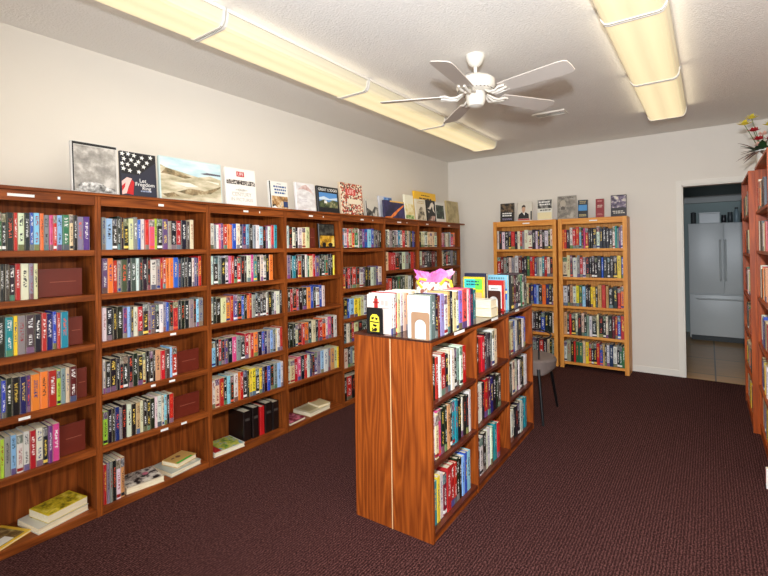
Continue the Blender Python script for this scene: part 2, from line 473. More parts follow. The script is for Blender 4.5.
def bookcase(loc, rz, width, depth, height, shelves, mats, label, group=None, side=.017, name='bookcase', rail=.055, kick=True, top=True, thick=.034, posts=0., foot=0., edge=None, labels=(), bays=1, peg=True, base_z=None):
    """Local frame: front plane x = 0 (faces +x), width along +y, z up."""
    t = empty(name, loc, rz, label, 'bookcase', group)
    WX, WY, WZ = mats
    g = .0006
    for y0, y1 in ((0, side), (width - side, width)):
        b = MB().box(-depth, 0, y0 + g, y1 - g, 0, height, 0, .0015)
        if peg and y0 > 0:
            for i in range(int((height - .2) / .05)):
                b.box(-.062, -.057, y0 + g - .0006, y0 + g + .001, .1 + i * .05, .105 + i * .05, 1)
        b.build('side_panel', [WZ, HOLE] if peg else WZ, t)
    MB().box(-depth + .001, -depth + .007, side, width - side, .02, height).build('back_panel', WZ, t)
    for k in range(1, bays):
        yb = width * k / bays
        MB().box(-depth + .008, -.0005, yb - side / 2, yb + side / 2, .0, height - .001, 0, .001).build('divider', WZ, t)
    for z in shelves:
        for k in range(bays):
            ya = side if k == 0 else width * k / bays + side / 2
            yb = width - side if k == bays - 1 else width * (k + 1) / bays - side / 2
            MB().box(-depth + .008, -.001, ya + g, yb - g, z - thick, z, 0, .002).build('shelf', edge or WY, t)
    zl = min(shelves) - thick
    if kick and zl > .004: MB().box(-.02, -.004, side + g, width - side - g, 0, zl - g).build('kick_plate', WY, t)
    if rail: MB().box(-.02, -.0005, side + g, width - side - g, height - rail, height - .0005, 0, .0015).build('top_rail', WY, t)
    if top: MB().box(-depth + .008, -.021 if rail else -.001, side + g, width - side - g, height - .02, height - .0005).build('top_panel', WY, t)
    if posts:
        for y0, y1 in ((0, posts), (width - posts, width)):
            MB().box(0.0005, .016, y0, y1, 0, height, 0, .002).build('front_post', WZ, t)
    for (y, z, L) in labels:
        MB().box(.0, .0012, y, y + L, z - .007, z + .007).build('shelf_label', LABEL, t)
    return t


UW = .72
SH = [1.531, 1.275, .995, .69, .392, .042]
TOPH = 1.842
ordw = ['first', 'second', 'third', 'fourth', 'fifth', 'sixth', 'seventh', 'eighth', 'ninth', 'tenth', 'eleventh', 'twelfth', 'thirteenth', 'fourteenth', 'fifteenth', 'sixteenth', 'seventeenth', 'eighteenth', 'nineteenth',
        'twentieth', 'twenty-first', 'twenty-second', 'twenty-third', 'twenty-fourth', 'twenty-fifth', 'twenty-sixth', 'twenty-seventh', 'twenty-eighth', 'twenty-ninth', 'thirtieth']
units = [(-.72, UW), (0, UW), (.72, UW), (1.44, UW), (2.16, UW), (2.88, UW), (3.60, .571), (4.171, .571)]
ulab = ['reddish oak wall bookcase cut by the picture edge, with four maroon blocks', 'reddish oak wall bookcase under the framed picture book and flag book', 'reddish oak wall bookcase under the wide landscape book',
        'reddish oak wall bookcase with a black and gold book faced out on its top shelf', 'reddish oak wall bookcase with a nearly bare tall second shelf', 'reddish oak wall bookcase under the pictures of the tilted orange and blue books',
        'narrow reddish oak wall bookcase under the yellow display book', 'narrow reddish oak bookcase ending the wall run by the back corner']
LX = [[(.30, 1.815, .115), (.52, 1.814, .012), (.46, 1.512, 0.0001), (.34, .672, .05)], [(.36, 1.815, .035), (.43, .975, .04), (.3, .672, .03), (.42, .672, .04), (.36, .372, .05), (.5, .372, .04)],
      [(.3, 1.815, .045), (.45, 1.815, .008)], [(.28, 1.815, .05), (.46, 1.815, .01)], [(.3, 1.815, .05), (.5, 1.815, .01)], [(.25, 1.815, .08), (.45, 1.815, .01)], [(.18, 1.815, .06)], [(.2, 1.815, .06)]]
for i, (y, wd) in enumerate(units):
    bookcase((0, y, 0), 0, wd, .27, TOPH, SH if i != 4 else [1.522, 1.13, .84, .60, .36, .042], OAK_RED, ulab[i], 'bookcases along the long wall', labels=[l for l in LX[i] if l[2] > .002])
b = MB(); b.box(-.285, .012, -.74, 4.742 + .13, TOPH + .0005, TOPH + .018, 0, .003)
tag(b.build('top_board', OAK_RED[1]), 'long reddish oak board laid across the tops of the wall bookcases', 'board')
TB = TOPH + .018

# back wall bookcases (face -Y)
YB = D - .268
BSH = [1.485, 1.13, .77, .41, .075]
bookcase((.458, YB, 0), R(-90), .826, .25, 1.86, BSH, OAK_LIGHT, 'honey oak bookcase on the back wall, the one nearer the corner', 'honey oak bookcases on the back wall', side=.03, posts=.046, rail=.07, thick=.03, kick=False, peg=False, labels=[(.4, 1.825, .09)])
bookcase((1.310, YB, 0), R(-90), .766, .25, 1.86, BSH, OAK_LIGHT, 'honey oak bookcase on the back wall, the one nearer the doorway', 'honey oak bookcases on the back wall', side=.03, posts=.046, rail=.07, thick=.03, kick=False, peg=False, labels=[(.36, 1.825, .09)])
# island in the middle of the room: two bookcases back to back
CX, CY, CA = 1.6866, .8709, .0257
CL, CWD, CH = 1.803, .2468, 1.027
ca, sa = math.cos(CA), math.sin(CA)


def isl(x, y, z=0.): return (CX + ca * x - sa * y, CY + sa * x + ca * y, z)


CSH = [.705, .392, .05]
bookcase(isl(0, 0), CA, CL, CWD - .001, CH, CSH, OAK_ORANGE, 'orange oak bookcase in mid-room, its filled bays facing the doorway side', 'back-to-back bookcases in mid-room', side=.02, rail=0, thick=.02, bays=3, peg=False, edge=EDGE_DARK, labels=[(.02, .40, .0001)][:0])
bookcase(isl(-2 * CWD, CL), CA + math.pi, CL, CWD - .001, CH, CSH, OAK_ORANGE, 'orange oak bookcase in mid-room, its bays turned to the wall bookcases', 'back-to-back bookcases in mid-room', side=.02, rail=0, thick=.02, bays=3, peg=False, edge=EDGE_DARK)
b = MB(); b.box(-2 * CWD - .001, .001, -.001, CL + .001, 0, .013, 0, .0015)
isltop = tag(b.build('island_top', DARK_TOP, None, False, isl(0, 0, CH + .0005), (0, 0, CA)), 'dark glossy top board on the mid-room bookcases', 'board')
for yy, L in ((.28, .14), (.86, .12), (1.36, .09)):
    MB().box(.0012, .0024, yy, yy + L, -.006, .011).build('shelf_label', LABEL, isltop)
strip = MB().box(-.0018, .0018, 0, .0035, .001, CH - .002)
tag(strip.build('edge_strip', plain('pale_edge_strip', (226, 190, 140), .5), None, False, isl(-CWD, -.0036), (0, 0, CA)), 'pale strip covering the joint of the mid-room bookcase end', 'trim strip')
IT = CH + .0140

# right wall bookcases (face -X)
bookcase((3.106, 4.50, 0), R(180), .95, .33, 2.10, [1.76, 1.43, 1.066, .735, .40, .075], OAK_RUST, 'rust-brown bookcase beside the kitchen doorway, its end panel facing out', 'bookcases on the doorway side', side=.02, rail=.02, thick=.022, peg=False)
bookcase((3.146, 3.548, 0), R(180), .95, .28, 2.12, [1.77, 1.46, 1.098, .739, .40, .09], OAK_RUST, 'tall rust-brown bookcase cut by the picture edge', 'bookcases on the doorway side', side=.02, rail=.02, thick=.022, peg=False)


# ------------------------------------------------------------------ books
def book_meshes(h, d, t, c=.0022, over=.0):
    """Cover (a U of spine and two boards, open at the fore edge, head and foot) and page block. Spine at x = 0 facing +x, thickness along y, height along z."""
    e = min(.004, t * .3)
    out = [(-d, -t / 2), (-e, -t / 2), (0, -t / 2 + e), (0, t / 2 - e), (-e, t / 2), (-d, t / 2)]
    k = t / 2 - c
    inn = [(-d, -k), (-e, -k), (-c, -k + e * .5), (-c, k - e * .5), (-e, k), (-d, k)]
    mb = MB()
    n = 6
    pts = [(x, y, 0) for x, y in out] + [(x, y, 0) for x, y in inn] + [(x, y, h) for x, y in out] + [(x, y, h) for x, y in inn]
    fs = []
    for i in range(n - 1):
        fs += [[i, i + 1, 12 + i + 1, 12 + i], [6 + i + 1, 6 + i, 18 + i, 18 + i + 1], [12 + i, 12 + i + 1, 18 + i + 1, 18 + i], [i + 1, i, 6 + i, 6 + i + 1]]
    fs += [[0, 12, 18, 6], [5, 11, 23, 17]]
    mb.poly(pts, fs)
    pg = MB().box(-d + over + .0004, -c - .0002, -k + .0002, k - .0002, over + .0003, h - over - .0004)
    return mb, pg


def jit(c, a=14):
    return tuple(max(4, min(250, v + random.uniform(-a, a))) for v in c)


def book(name, h, d, t, letter, mat=None, over=.0, rgb=None):
    cov, pg = book_meshes(h, d, t, over=over, c=.0028 if over else .0016)
    o = cov.build(name, mat or random.choices(BOOKM, (5, 3, 2))[0])
    o.color = (*lin(rgb or jit(PAL[letter][1])), 1)
    pg.build('pages', PAGES, o)
    return o


def row(name, kindword, loc, rz, y0, y1, z, s, h, d, where, setback=.02, hv=.1, group=None, labeller=None, over=0., tmin=.6, lean_end=False):
    """A run of upright books: local frame of its bookcase (front plane x = 0 facing +x, y from left to right)."""
    n = len(s)
    ts = [random.uniform(tmin, 1.4) for _ in s]
    k = (y1 - y0) / sum(ts)
    y = y0
    M = Matrix.Translation(loc) @ Matrix.Rotation(rz, 4, 'Z')
    for i, ch in enumerate(s):
        t = ts[i] * k
        hh = h * random.uniform(1 - hv, 1 + hv * .55); dd = d * random.uniform(.93, 1.04)
        o = book(name, hh, dd, t - .0012, ch, over=over)
        p = M @ Vector((-setback - random.uniform(0, .008), y + t / 2, z + .0006))
        o.location = p; o.rotation_euler = (0, 0, rz)
        y += t
        lab = f"{PAL[ch][0]} {kindword}, {'leftmost' if i == 0 else 'rightmost' if i == n - 1 else ordw[i] + ' from left'} on {where}"
        tag(o, lab, 'book', group)


shn = ['top', 'second', 'third', 'fourth', 'fifth', 'bottom']
unames = ['the leftmost wall bookcase', 'the second wall bookcase', 'the third wall bookcase', 'the fourth wall bookcase', 'the fifth wall bookcase', 'the sixth wall bookcase', 'the seventh wall bookcase', 'the last wall bookcase']


def wall_row(u, sh, y0, y1, s, h=.185, d=.12, name=None, kw=None, z=None, hv=None):
    hv = (.035 if u == 0 else .06) if hv is None else hv
    nm = name or ('paperback_book' if u < 3 else 'novel'); kw = kw or ('paperback' if u < 3 else 'novel')
    row(nm, kw, (0, 0, 0), 0, y0, y1, SH[sh] if z is None else z, s, h, d, f'the {shn[sh]} shelf of {unames[u]}', group=f'books on the {shn[sh]} shelf of {unames[u]}', hv=hv)


W = wall_row
W(0, 0, -.46, -.03, 'gkkrwkbsoamrsgckap', .195)
W(0, 1, -.5, -.285, 'kwkdkrwac', .185)
W(0, 2, -.5, -.145, 'npktyadkrnbrt', .2)
W(0, 3, -.5, -.105, 'mgbkknpoorlacu', .195)
W(0, 4, -.5, -.19, 'kwrlaswwrwkpm', .2)
W(1, 0, .03, .62, 'askkkkcabwrmlkpakrkdc', .195)
W(1, 1, .03, .68, 'poradkdwkkkwarroobnkkkwpnr', .2)
W(1, 2, .03, .69, 'wkkkpskwrkapkwabkrkkkaksa', .19)
W(1, 3, .03, .49, 'wkkkkkkkkckkkerdsr', .195)
W(1, 4, .03, .465, 'lkknakwkeckkkwwcskr', .195)
W(1, 5, .03, .15, 'raakwe', .235, .16)
W(2, 0, .75, 1.37, 'wawmproobwknskawskpwrt', .185)
W(2, 1, .75, 1.33, 'wkakwmrkrkkwmtkcwko', .2)
W(2, 2, .75, 1.42, 'wkkcorpkbkorakkkkwkkwwk', .185)
W(2, 3, .75, 1.42, 'skrkpkmakrcrokbnasacwr', .185)
W(2, 4, .75, 1.42, 'wcrkskworkkyykynkbkasw', .205)
W(3, 0, 1.475, 1.755, 'wkwkwcc', .185)
W(3, 1, 1.475, 2.08, 'aktkrkwgcrpkkgkky', .195)
W(3, 2, 1.475, 1.94, 'krkrkkobkwbw', .19)
W(3, 3, 1.475, 2.10, 'kkkckrokckrowmkw', .195)
W(3, 4, 1.475, 2.13, 'wcrmkrwpkpaswaecy', .2)
W(4, 0, 2.195, 2.85, 'twrcrgwdpbsbakdk', .19)
W(4, 1, 2.195, 2.85, 'rkrkrkwpkkwapw', .2, z=1.13)
W(4, 2, 2.195, 2.6, 'kbsyycwk', .19, z=.84)
W(4, 3, 2.195, 2.6, 'kwkrckkw', .19, z=.60)
W(4, 4, 2.195, 2.55, 'ckackdk', .19, z=.36)
W(4, 5, 2.195, 2.5, 'krkkrk', .24, .17)
W(5, 0, 2.915, 3.56, 'akwakawtwrkcakbn', .19)
W(5, 1, 2.915, 3.56, 'crrrkkwakru', .2)
W(5, 2, 2.915, 3.5, 'rrkkgkdcwk', .2)
W(6, 0, 3.635, 4.1, 'kccwcccw', .19)
W(6, 1, 3.635, 4.1, 'wukdkuk', .2)
W(6, 2, 3.635, 4.1, 'kkgadk', .2)
W(7, 0, 4.205, 4.62, 'wmawasmo', .19)
W(7, 1, 4.205, 4.68, 'cwkrkakd', .2)
W(7, 2, 4.205, 4.68, 'ckdoakce', .2)


def back_row(k, sh, x0, x1, s, h):
    row('hardcover_book', 'hardcover', (0, YB, 0), R(-90), x0, x1, BSH[sh], s, h, .17, f"the {['top', 'second', 'third', 'fourth', 'bottom'][sh]} shelf of the {'first' if k == 0 else 'second'} back-wall bookcase",
        group=f"hardcovers on the {['top', 'second', 'third', 'fourth', 'bottom'][sh]} shelf of the {'first' if k == 0 else 'second'} back-wall bookcase", over=.003, setback=.015, hv=.08)


B = back_row
B(1, 0, 1.348, 2.033, 'orkwrrskmrkkkwkkkkwtapw', .255)
B(1, 1, 1.348, 2.033, 'ccdwarwkkkkkbkkkkyb', .262)
B(1, 2, 1.348, 2.033, 'wkewygskkyykerekkro', .26)
B(1, 3, 1.348, 2.033, 'ekrkwkckawkckkwkurbr', .265)
B(1, 4, 1.348, 2.033, 'wakrggcyrkkrbekwnwkgg', .26)
B(0, 0, .496, 1.238, 'wkwkkrkwrawwkwkwkwkw', .25)
B(0, 1, .496, 1.238, 'ruakwawukkgrrpawtrwk', .255)
B(0, 2, .75, 1.25, 'dkacknbskonkd', .25)
B(0, 3, .85, 1.25, 'kcwdkkbkkw', .25)
B(0, 4, .85, 1.25, 'crwakrkcka', .25)


def isl_row(bay, sh, y0, y1, s, h, d=.18):
    row('hardcover_book', 'hardcover', isl(0, 0), CA, bay * .6 + y0, bay * .6 + y1, CSH[sh], s, h * .93, d, f"the {['top', 'middle', 'bottom'][sh]} shelf, {['nearest', 'middle', 'farthest'][bay]} bay of the mid-room bookcase",
        group=f"hardcovers on the {['top', 'middle', 'bottom'][sh]} shelf of the {['nearest', 'middle', 'farthest'][bay]} mid-room bay", over=.003, setback=.025, hv=.07, tmin=.75)


I = isl_row
I(0, 0, .022, .5, 'nkrwrkcwkawr', .245)
I(0, 1, .022, .56, 'kwcmkkekttkkwkkw', .262)
I(0, 2, .022, .54, 'wtywurrrkksbs', .255)
I(1, 0, .015, .44, 'gkrrkdkawc', .25)
I(1, 1, .015, .5, 'ywwkrunkkd', .26)
I(1, 2, .015, .46, 'wkwkwwwttr', .26)
I(2, 0, .015, .5, 'wcecbwkkwb', .255)
I(2, 1, .015, .52, 'kwkwcwkwkkww', .255)
I(2, 2, .015, .5, 'kwwkkkwtt', .255)

RSH = {0: [1.76, 1.43, 1.066, .735, .40, .075], 1: [1.77, 1.46, 1.098, .739, .40, .09]}


def right_row(k, sh, y0, y1, s, h):
    loc = [(3.106, 4.50, 0), (3.146, 3.548, 0)][k]
    wh = ['the bookcase by the doorway', 'the picture-edge bookcase'][k]
    row('novel', 'novel', loc, R(180), y0, y1, RSH[k][sh], s, h, .16, f'the {shn[sh]} shelf of {wh}', group=f'novels on the {shn[sh]} shelf of {wh}', setback=.012)


Q = right_row
Q(0, 0, .04, .6, 'krokcykwu', .2)
Q(0, 1, .04, .7, 'rokurkoce', .2)
Q(0, 2, .04, .75, 'rgkrwkcubr', .22)
Q(0, 3, .04, .8, 'gkkwgoruk', .22)
Q(0, 4, .04, .7, 'oykcworke', .22)
Q(0, 5, .04, .75, 'wcwkyrcb', .22)
Q(1, 0, .03, .5, 'rwrockyk', .23)
Q(1, 1, .03, .5, 'kwkkdwcr', .22)
Q(1, 2, .03, .5, 'cwkrowke', .24)
Q(1, 3, .03, .5, 'rwapbkcr', .22)
Q(1, 4, .03, .5, 'kbkyyowk', .22)
Q(1, 5, .03, .5, 'wcbwkayr', .24)


# ------------------------------------------------------------------ maroon support blocks on the shelves
def block(y0, y1, z, h, label, x=-.05):
    t = empty('shelf_bookend', (x, y0, z + .0006), 0, label, 'bookend', 'maroon bookends on the wall shelves')
    L = y1 - y0
    MB().box(-.012, 0, 0, L, .002, h, 0, .0015).build('upright_plate', MAROON, t)
    MB().box(-.1, -.0125, 0, L, 0, .002).build('foot_plate', MAROON, t)
    MB().box(0, .0008, L * .25, L * .85, h * .52, h * .535).build('scratch_mark', plain('pale_scratch', (168, 96, 74), .6), t)


block(-.275, -.065, SH[1], .155, 'wide maroon bookend on the second shelf of the leftmost wall bookcase')
block(-.138, -.065, SH[2], .16, 'narrow maroon bookend beside the turquoise book in the leftmost wall bookcase')
block(-.1, -.045, SH[3], .17, 'small maroon bookend on the fourth shelf of the leftmost wall bookcase')
block(-.185, -.055, SH[4], .17, 'maroon bookend beside the pink book in the leftmost wall bookcase')
block(.5, .665, SH[3], .15, 'maroon bookend on the fourth shelf of the second wall bookcase')
block(.475, .665, SH[4], .15, 'maroon bookend on the fifth shelf of the second wall bookcase')
block(1.765, 1.845, SH[0], .18, 'maroon bookend beside the faced-out black and gold book')

# ------------------------------------------------------------------ cover art
INK = {}


def ink(c, rough=.4):
    if c not in INK: INK[c] = plain('printed_' + '_'.join(str(v) for v in c), c, rough, var=.03, scale=60)
    return INK[c]


def art_mat(name, stops, scale=4., detail=5, stretch=(1, 1, 1), seed=0.):
    a = N(name, .4)
    n = a.noise(a.add(a.scl(a.co('Object'), stretch), a.comb(seed, seed, seed)), scale, detail, .6)
    a.color(a.ramp(n, [(p, lin(c)) for p, c in stops]))
    return a.m


def art(parent, d, h, t, layers, name='cover_art'):
    """layers: (material, [2D outlines in 0..1 of the front cover]); each layer lies a hair above the last, on the +y board."""
    mats = []; mb = MB()
    for li, (mat, outs) in enumerate(layers):
        if mat not in mats: mats.append(mat)
        y = t / 2 + .0002 + .00018 * li
        for o in outs:
            mb.prism([(-a * d, bb * h) for a, bb in o], 1, y - .00018, y, mats.index(mat))
    return mb.build(name, mats, parent)


def rect(a0, a1, b0, b1): return [(a0, b0), (a1, b0), (a1, b1), (a0, b1)]


def star(cx, cy, r, asp, rot=0.):
    return [(cx + (r if k % 2 == 0 else r * .42) * math.sin(rot + k * math.pi / 5) / asp, cy + (r if k % 2 == 0 else r * .42) * math.cos(rot + k * math.pi / 5)) for k in range(10)]


def ell(cx, cy, rx, ry, n=16): return [(cx + rx * math.cos(2 * math.pi * k / n), cy + ry * math.sin(2 * math.pi * k / n)) for k in range(n)]


FONTN = [0]


def text(parent, s, d, h, t, a, bb, size, mat, lift=.0012, name='cover_title', sx=1.):
    """Raised lettering on the front cover, centred at (a, b)."""
    c = bpy.data.curves.new(name, 'FONT'); c.body = s; c.size = size; c.align_x = 'CENTER'; c.align_y = 'CENTER'; c.extrude = .0003; c.materials.append(mat)
    tmp = bpy.data.objects.new(name, c); me = bpy.data.meshes.new_from_object(tmp); bpy.data.objects.remove(tmp)
    o = bpy.data.objects.new(name, me); COL.objects.link(o); o.parent = parent
    o.matrix_local = Matrix.Translation((-a * d, t / 2 + lift, bb * h)) @ Matrix(((-1, 0, 0, 0), (0, 0, 1, 0), (0, 1, 0, 0), (0, 0, 0, 1))) @ Matrix.Diagonal((sx, 1, 1, 1))
    return o


def words(a0, a1, b0, b1, rows, seed=1):
    """Small blocks standing for illegible lines of print."""
    r = random.Random(seed); out = []
    for k in range(rows):
        y1 = b1 - (b1 - b0) * k / rows; y0 = y1 - (b1 - b0) / rows * .55
        x = a0 + r.uniform(0, .12) * (a1 - a0); end = a1 - r.uniform(0, .12) * (a1 - a0)
        while x < end:
            wd = (a1 - a0) * r.uniform(.08, .22); out.append(rect(x, min(end, x + wd), y0, y1)); x += wd + (a1 - a0) * .04
    return out


def disp(loc, rz, d, h, t, rgb, label, tilt=5, over=.003, name='display_book', group='display books along the top of the wall bookcases', cat='book'):
    """A book standing face out: spine at its left, front cover forward (local +y)."""
    cov, pg = book_meshes(h, d, t, over=over, c=.0026)
    o = cov.build(name, ink(rgb)); pg.build('pages', PAGES, o)
    o.matrix_world = Matrix.Translation(loc) @ Matrix.Rotation(rz, 4, 'Z') @ Matrix.Rotation(R(tilt), 4, 'X') @ Matrix.Translation((0, 0, .0))
    tag(o, label, cat, group)
    return o


def wall_disp(y, d, h, t, rgb, label, tilt=5, x=-.06, turn=0, z=None):
    zz = (TB if z is None else z) + .0006 + (t / 2) * math.sin(R(abs(tilt)))
    return disp((x, y + (.025 if y > .8 else 0), zz), R(-90 + turn), d, h, t, rgb, label, tilt)


BLK, WHT, RED, CRM = ink((18, 18, 22)), ink((240, 238, 232)), ink((190, 30, 36)), ink((236, 224, 196))
# 1 framed grey picture book
o = wall_disp(-.112, .25, .295, .03, (214, 210, 204), 'tall grey photographic picture book with a black band, first on the wall top', 4)
gm = art_mat('grey_foggy_photo', [(.3, (120, 116, 110)), (.5, (168, 162, 154)), (.62, (206, 200, 192))], 14, 6)
fm = art_mat('frosted_bush_photo', [(.35, (86, 84, 82)), (.5, (170, 168, 164)), (.65, (232, 230, 226))], 45, 5, seed=3)
art(o, .25, .295, .03, [(BLK, [rect(.02, .98, .94, .99), rect(.02, .05, .02, .94)]), (gm, [rect(.055, .96, .02, .93)]), (fm, [ell(.42, .12, .3, .1, 20), ell(.7, .08, .24, .06), rect(.08, .95, .02, .07)])])
# 2 flag book
o = wall_disp(.155, .222, .28, .026, (34, 34, 46), 'navy book with white stars and red stripes, titled Let Freedom Ring', 4)
stars = [star(px, py, .058, .8, .2) for px, py in ((.06, .94), (.22, .95), (.38, .93), (.6, .9), (.85, .93), (.1, .83), (.3, .82), (.5, .8), (.74, .8), (.2, .71), (.42, .73), (.64, .7), (.08, .61), (.25, .58), (.5, .57), (.05, .72))]
art(o, .222, .28, .026, [(ink((40, 42, 58)), [rect(.02, .98, .02, .98)]), (BLK, [[(.02, .5), (.5, .5), (.98, .82), (.98, .98), (.02, .98)]]), (WHT, stars), (ink((236, 190, 180)), [[(.02, .03), (.14, .06), (.2, .22), (.3, .4), (.16, .42), (.02, .32)]]),
                         (RED, [[(.14, .06), (.32, .03), (.36, .32), (.3, .38), (.2, .2)], [(.02, .1), (.1, .2), (.12, .3), (.02, .22)]])])
text(o, 'Let', .222, .28, .026, .6, .37, .034, WHT); text(o, 'Freedom', .222, .28, .026, .66, .285, .034, WHT); text(o, 'Ring', .222, .28, .026, .7, .2, .032, WHT); art(o, .222, .28, .0272, [(ink((150, 160, 190)), words(.5, .85, .1, .15, 1, 77))], 'cover_subtitle')
# 3 wide landscape
o = wall_disp(.40, .47, .29, .028, (196, 214, 210), 'wide landscape picture book of pale dunes under a blue sky', 4)
sky = art_mat('painted_sky', [(.35, (178, 208, 216)), (.6, (214, 228, 226))], 5, 3, (1, 1, 3))
sand = art_mat('painted_dunes', [(.32, (148, 140, 108)), (.48, (196, 184, 154)), (.62, (224, 212, 188))], 9, 5, (.6, 1, 2.2))
scrub = art_mat('painted_scrub', [(.35, (96, 86, 60)), (.55, (150, 128, 94)), (.68, (190, 176, 140))], 26, 5)
art(o, .47, .29, .028, [(sky, [rect(.015, .985, .02, .98)]), (sand, [[(.015, .02), (.985, .02), (.985, .6), (.8, .66), (.6, .6), (.45, .64), (.25, .7), (.1, .74), (.015, .8)]]),
                        (scrub, [[(.02, .6), (.1, .74), (.25, .68), (.42, .6), (.5, .57), (.38, .53), (.2, .58)], [(.25, .2), (.45, .3), (.7, .28), (.9, .38), (.98, .44), (.98, .4), (.8, .22), (.5, .14)], [(.03, .12), (.2, .18), (.3, .1), (.1, .05)]]),
                        (ink((92, 88, 98)), [[(.64, .7), (.75, .74), (.985, .73), (.985, .69), (.7, .685)]]), (ink((236, 228, 210)), [[(.2, .42), (.45, .44), (.6, .36), (.4, .33)], [(.7, .54), (.95, .52), (.95, .47)]])])
# 4 LIFE century
o = wall_disp(.885, .275, .285, .03, (238, 234, 226), 'white book with the red LIFE logo and a strip of small photos', 5)
strip_m = art_mat('tiny_photos', [(.4, (20, 18, 18)), (.52, (120, 110, 104)), (.6, (220, 214, 204))], 60, 3)
art(o, .275, .285, .03, [(RED, [rect(.36, .62, .78, .92)]), (strip_m, [rect(.02, .98, .56, .68)]), (ink((206, 200, 190)), [rect(.3, .7, .4, .43), rect(.18, .82, .34, .35)])])
text(o, 'LIFE', .275, .285, .03, .49, .85, .036, WHT, sx=.9); text(o, 'OUR', .275, .285, .03, .5, .41, .03, ink((176, 170, 160))); text(o, 'CENTURY', .275, .285, .03, .5, .29, .04, ink((186, 180, 170))); text(o, 'IN PICTURES', .275, .285, .03, .5, .15, .036, ink((186, 180, 170)))
# 5
o = wall_disp(1.30, .2, .228, .03, (232, 230, 222), 'white book with blue title lines over a town scene, black spine', 5)
town = art_mat('town_scene', [(.3, (60, 50, 46)), (.45, (178, 130, 76)), (.58, (222, 200, 160)), (.7, (90, 110, 150))], 22, 4)
art(o, .2, .228, .03, [(town, [rect(.1, .98, .02, .46)]), (ink((40, 60, 104)), [rect(.72, .97, .06, .28)]), (BLK, [rect(0, .06, .01, .99), rect(.12, .3, .03, .14)]), (WHT, [[(.05, .02), (.4, .02), (.25, .1)]])])
art(o, .2, .228, .03 + .002, [(ink((52, 84, 140)), words(.2, .92, .5, .84, 3, 4)), (ink((150, 150, 160)), words(.38, .66, .88, .93, 1, 6))], 'cover_lettering')
# 6
o = wall_disp(1.60, .235, .25, .026, (226, 222, 222), 'pale book showing a faint pinkish mountain', 5)
art(o, .235, .25, .026, [(art_mat('pale_mist', [(.35, (204, 198, 198)), (.6, (236, 234, 234))], 10, 5, (1, 1, 2)), [rect(.02, .98, .02, .98)]), (art_mat('pink_peak', [(.35, (190, 150, 142)), (.6, (222, 200, 196))], 16, 5), [[(.1, .74), (.35, .9), (.55, .95), (.8, .78), (.95, .6), (.7, .72), (.4, .78)]]),
                         (ink((206, 200, 204)), words(.1, .6, .3, .42, 2, 8))])
# 7 lodges
o = wall_disp(1.868, .3, .248, .024, (22, 22, 26), 'black book with a blue photo of a lake lodge, titled Great Lodges', 5)
lake = art_mat('lodge_hills', [(.35, (34, 44, 30)), (.52, (84, 96, 60)), (.66, (170, 160, 120))], 30, 4)
art(o, .3, .248, .024, [(ink((84, 142, 204)), [rect(.08, .92, .2, .76)]), (ink((206, 222, 236)), [[(.08, .56), (.3, .62), (.55, .54), (.92, .6), (.92, .5), (.08, .48)]]), (lake, [[(.08, .2), (.92, .2), (.92, .46), (.7, .5), (.5, .4), (.3, .5), (.08, .42)]]), (WHT, [rect(.3, .42, .36, .46)])])
text(o, 'GREAT LODGES', .3, .248, .024, .5, .87, .037, WHT)
# 8 LIFE mosaic
o = wall_disp(2.20, .35, .318, .03, (214, 190, 160), 'book with a mosaic cover of tiny red and cream pictures and a LIFE title', 5)
mos = N('mosaic_photos', .4)
vor = mos.n('ShaderNodeTexVoronoi', i_Scale=75.); mos.l(mos.co('Object'), vor.inputs['Vector'])
sp = mos.sep(vor.outputs['Color'])
mos.color(mos.ramp(sp[0], [(0, lin((40, 24, 22))), (.2, lin((176, 46, 38))), (.4, lin((232, 214, 186))), (.6, lin((206, 120, 80))), (.75, lin((240, 232, 214))), (.9, lin((90, 84, 60)))], True))
art(o, .35, .318, .03, [(mos.m, [rect(.01, .99, .01, .99)]), (ink((206, 70, 64)), [rect(.22, .68, .62, .82)]), (ink((236, 222, 196)), [rect(.3, .9, .34, .5)])])
text(o, 'LIFE', .35, .318, .03, .45, .72, .06, ink((246, 216, 206)))
# 9..17
gt = 'display books along the top of the wall bookcases'
o = wall_disp(2.67, .225, .192, .02, (206, 200, 188), 'small pale book with a black and white landscape photo', 5, x=-.11)
art(o, .225, .192, .02, [(art_mat('bw_crag', [(.35, (16, 16, 18)), (.5, (96, 94, 90)), (.62, (208, 202, 192))], 15, 5), [[(.05, .03), (.95, .03), (.95, .55), (.7, .62), (.45, .3), (.3, .42), (.05, .5)]]), (BLK, [rect(0, .06, .02, .9)])])
o = wall_disp(2.93, .262, .25, .024, (204, 204, 212), 'blue and white book behind the orange streak cover', 5, x=-.12)
art(o, .262, .25, .024, [(art_mat('blue_dive', [(.35, (24, 50, 110)), (.5, (70, 130, 200)), (.65, (214, 226, 236))], 9, 3), [[(.25, .4), (.98, .3), (.98, .96), (.35, .96)]]), (BLK, [[(.5, .5), (.75, .55), (.95, .9), (.7, .75)]]), (ink((206, 86, 60)), [rect(.3, .9, .05, .28)])])
o = wall_disp(2.925, .42, .2, .022, (38, 34, 74), 'dark blue book with a bright orange streak like a comet', 5, x=-.055)
art(o, .42, .2, .022, [(art_mat('deep_blue_print', [(.4, (26, 24, 60)), (.6, (58, 50, 100))], 6, 3), [rect(.02, .98, .02, .98)]), (art_mat('orange_streak', [(.35, (196, 64, 24)), (.6, (240, 140, 60))], 18, 3), [[(.03, .06), (.3, .1), (.42, .28), (.62, .5), (.97, .84), (.97, .74), (.66, .38), (.5, .14), (.34, .02), (.03, .02)]]),
                       (ink((236, 190, 100)), [rect(.3, .98, .92, 1.0)])])
o = wall_disp(3.37, .2, .298, .024, (240, 236, 214), 'cream book with a green and yellow garden cover', 5, x=-.06)
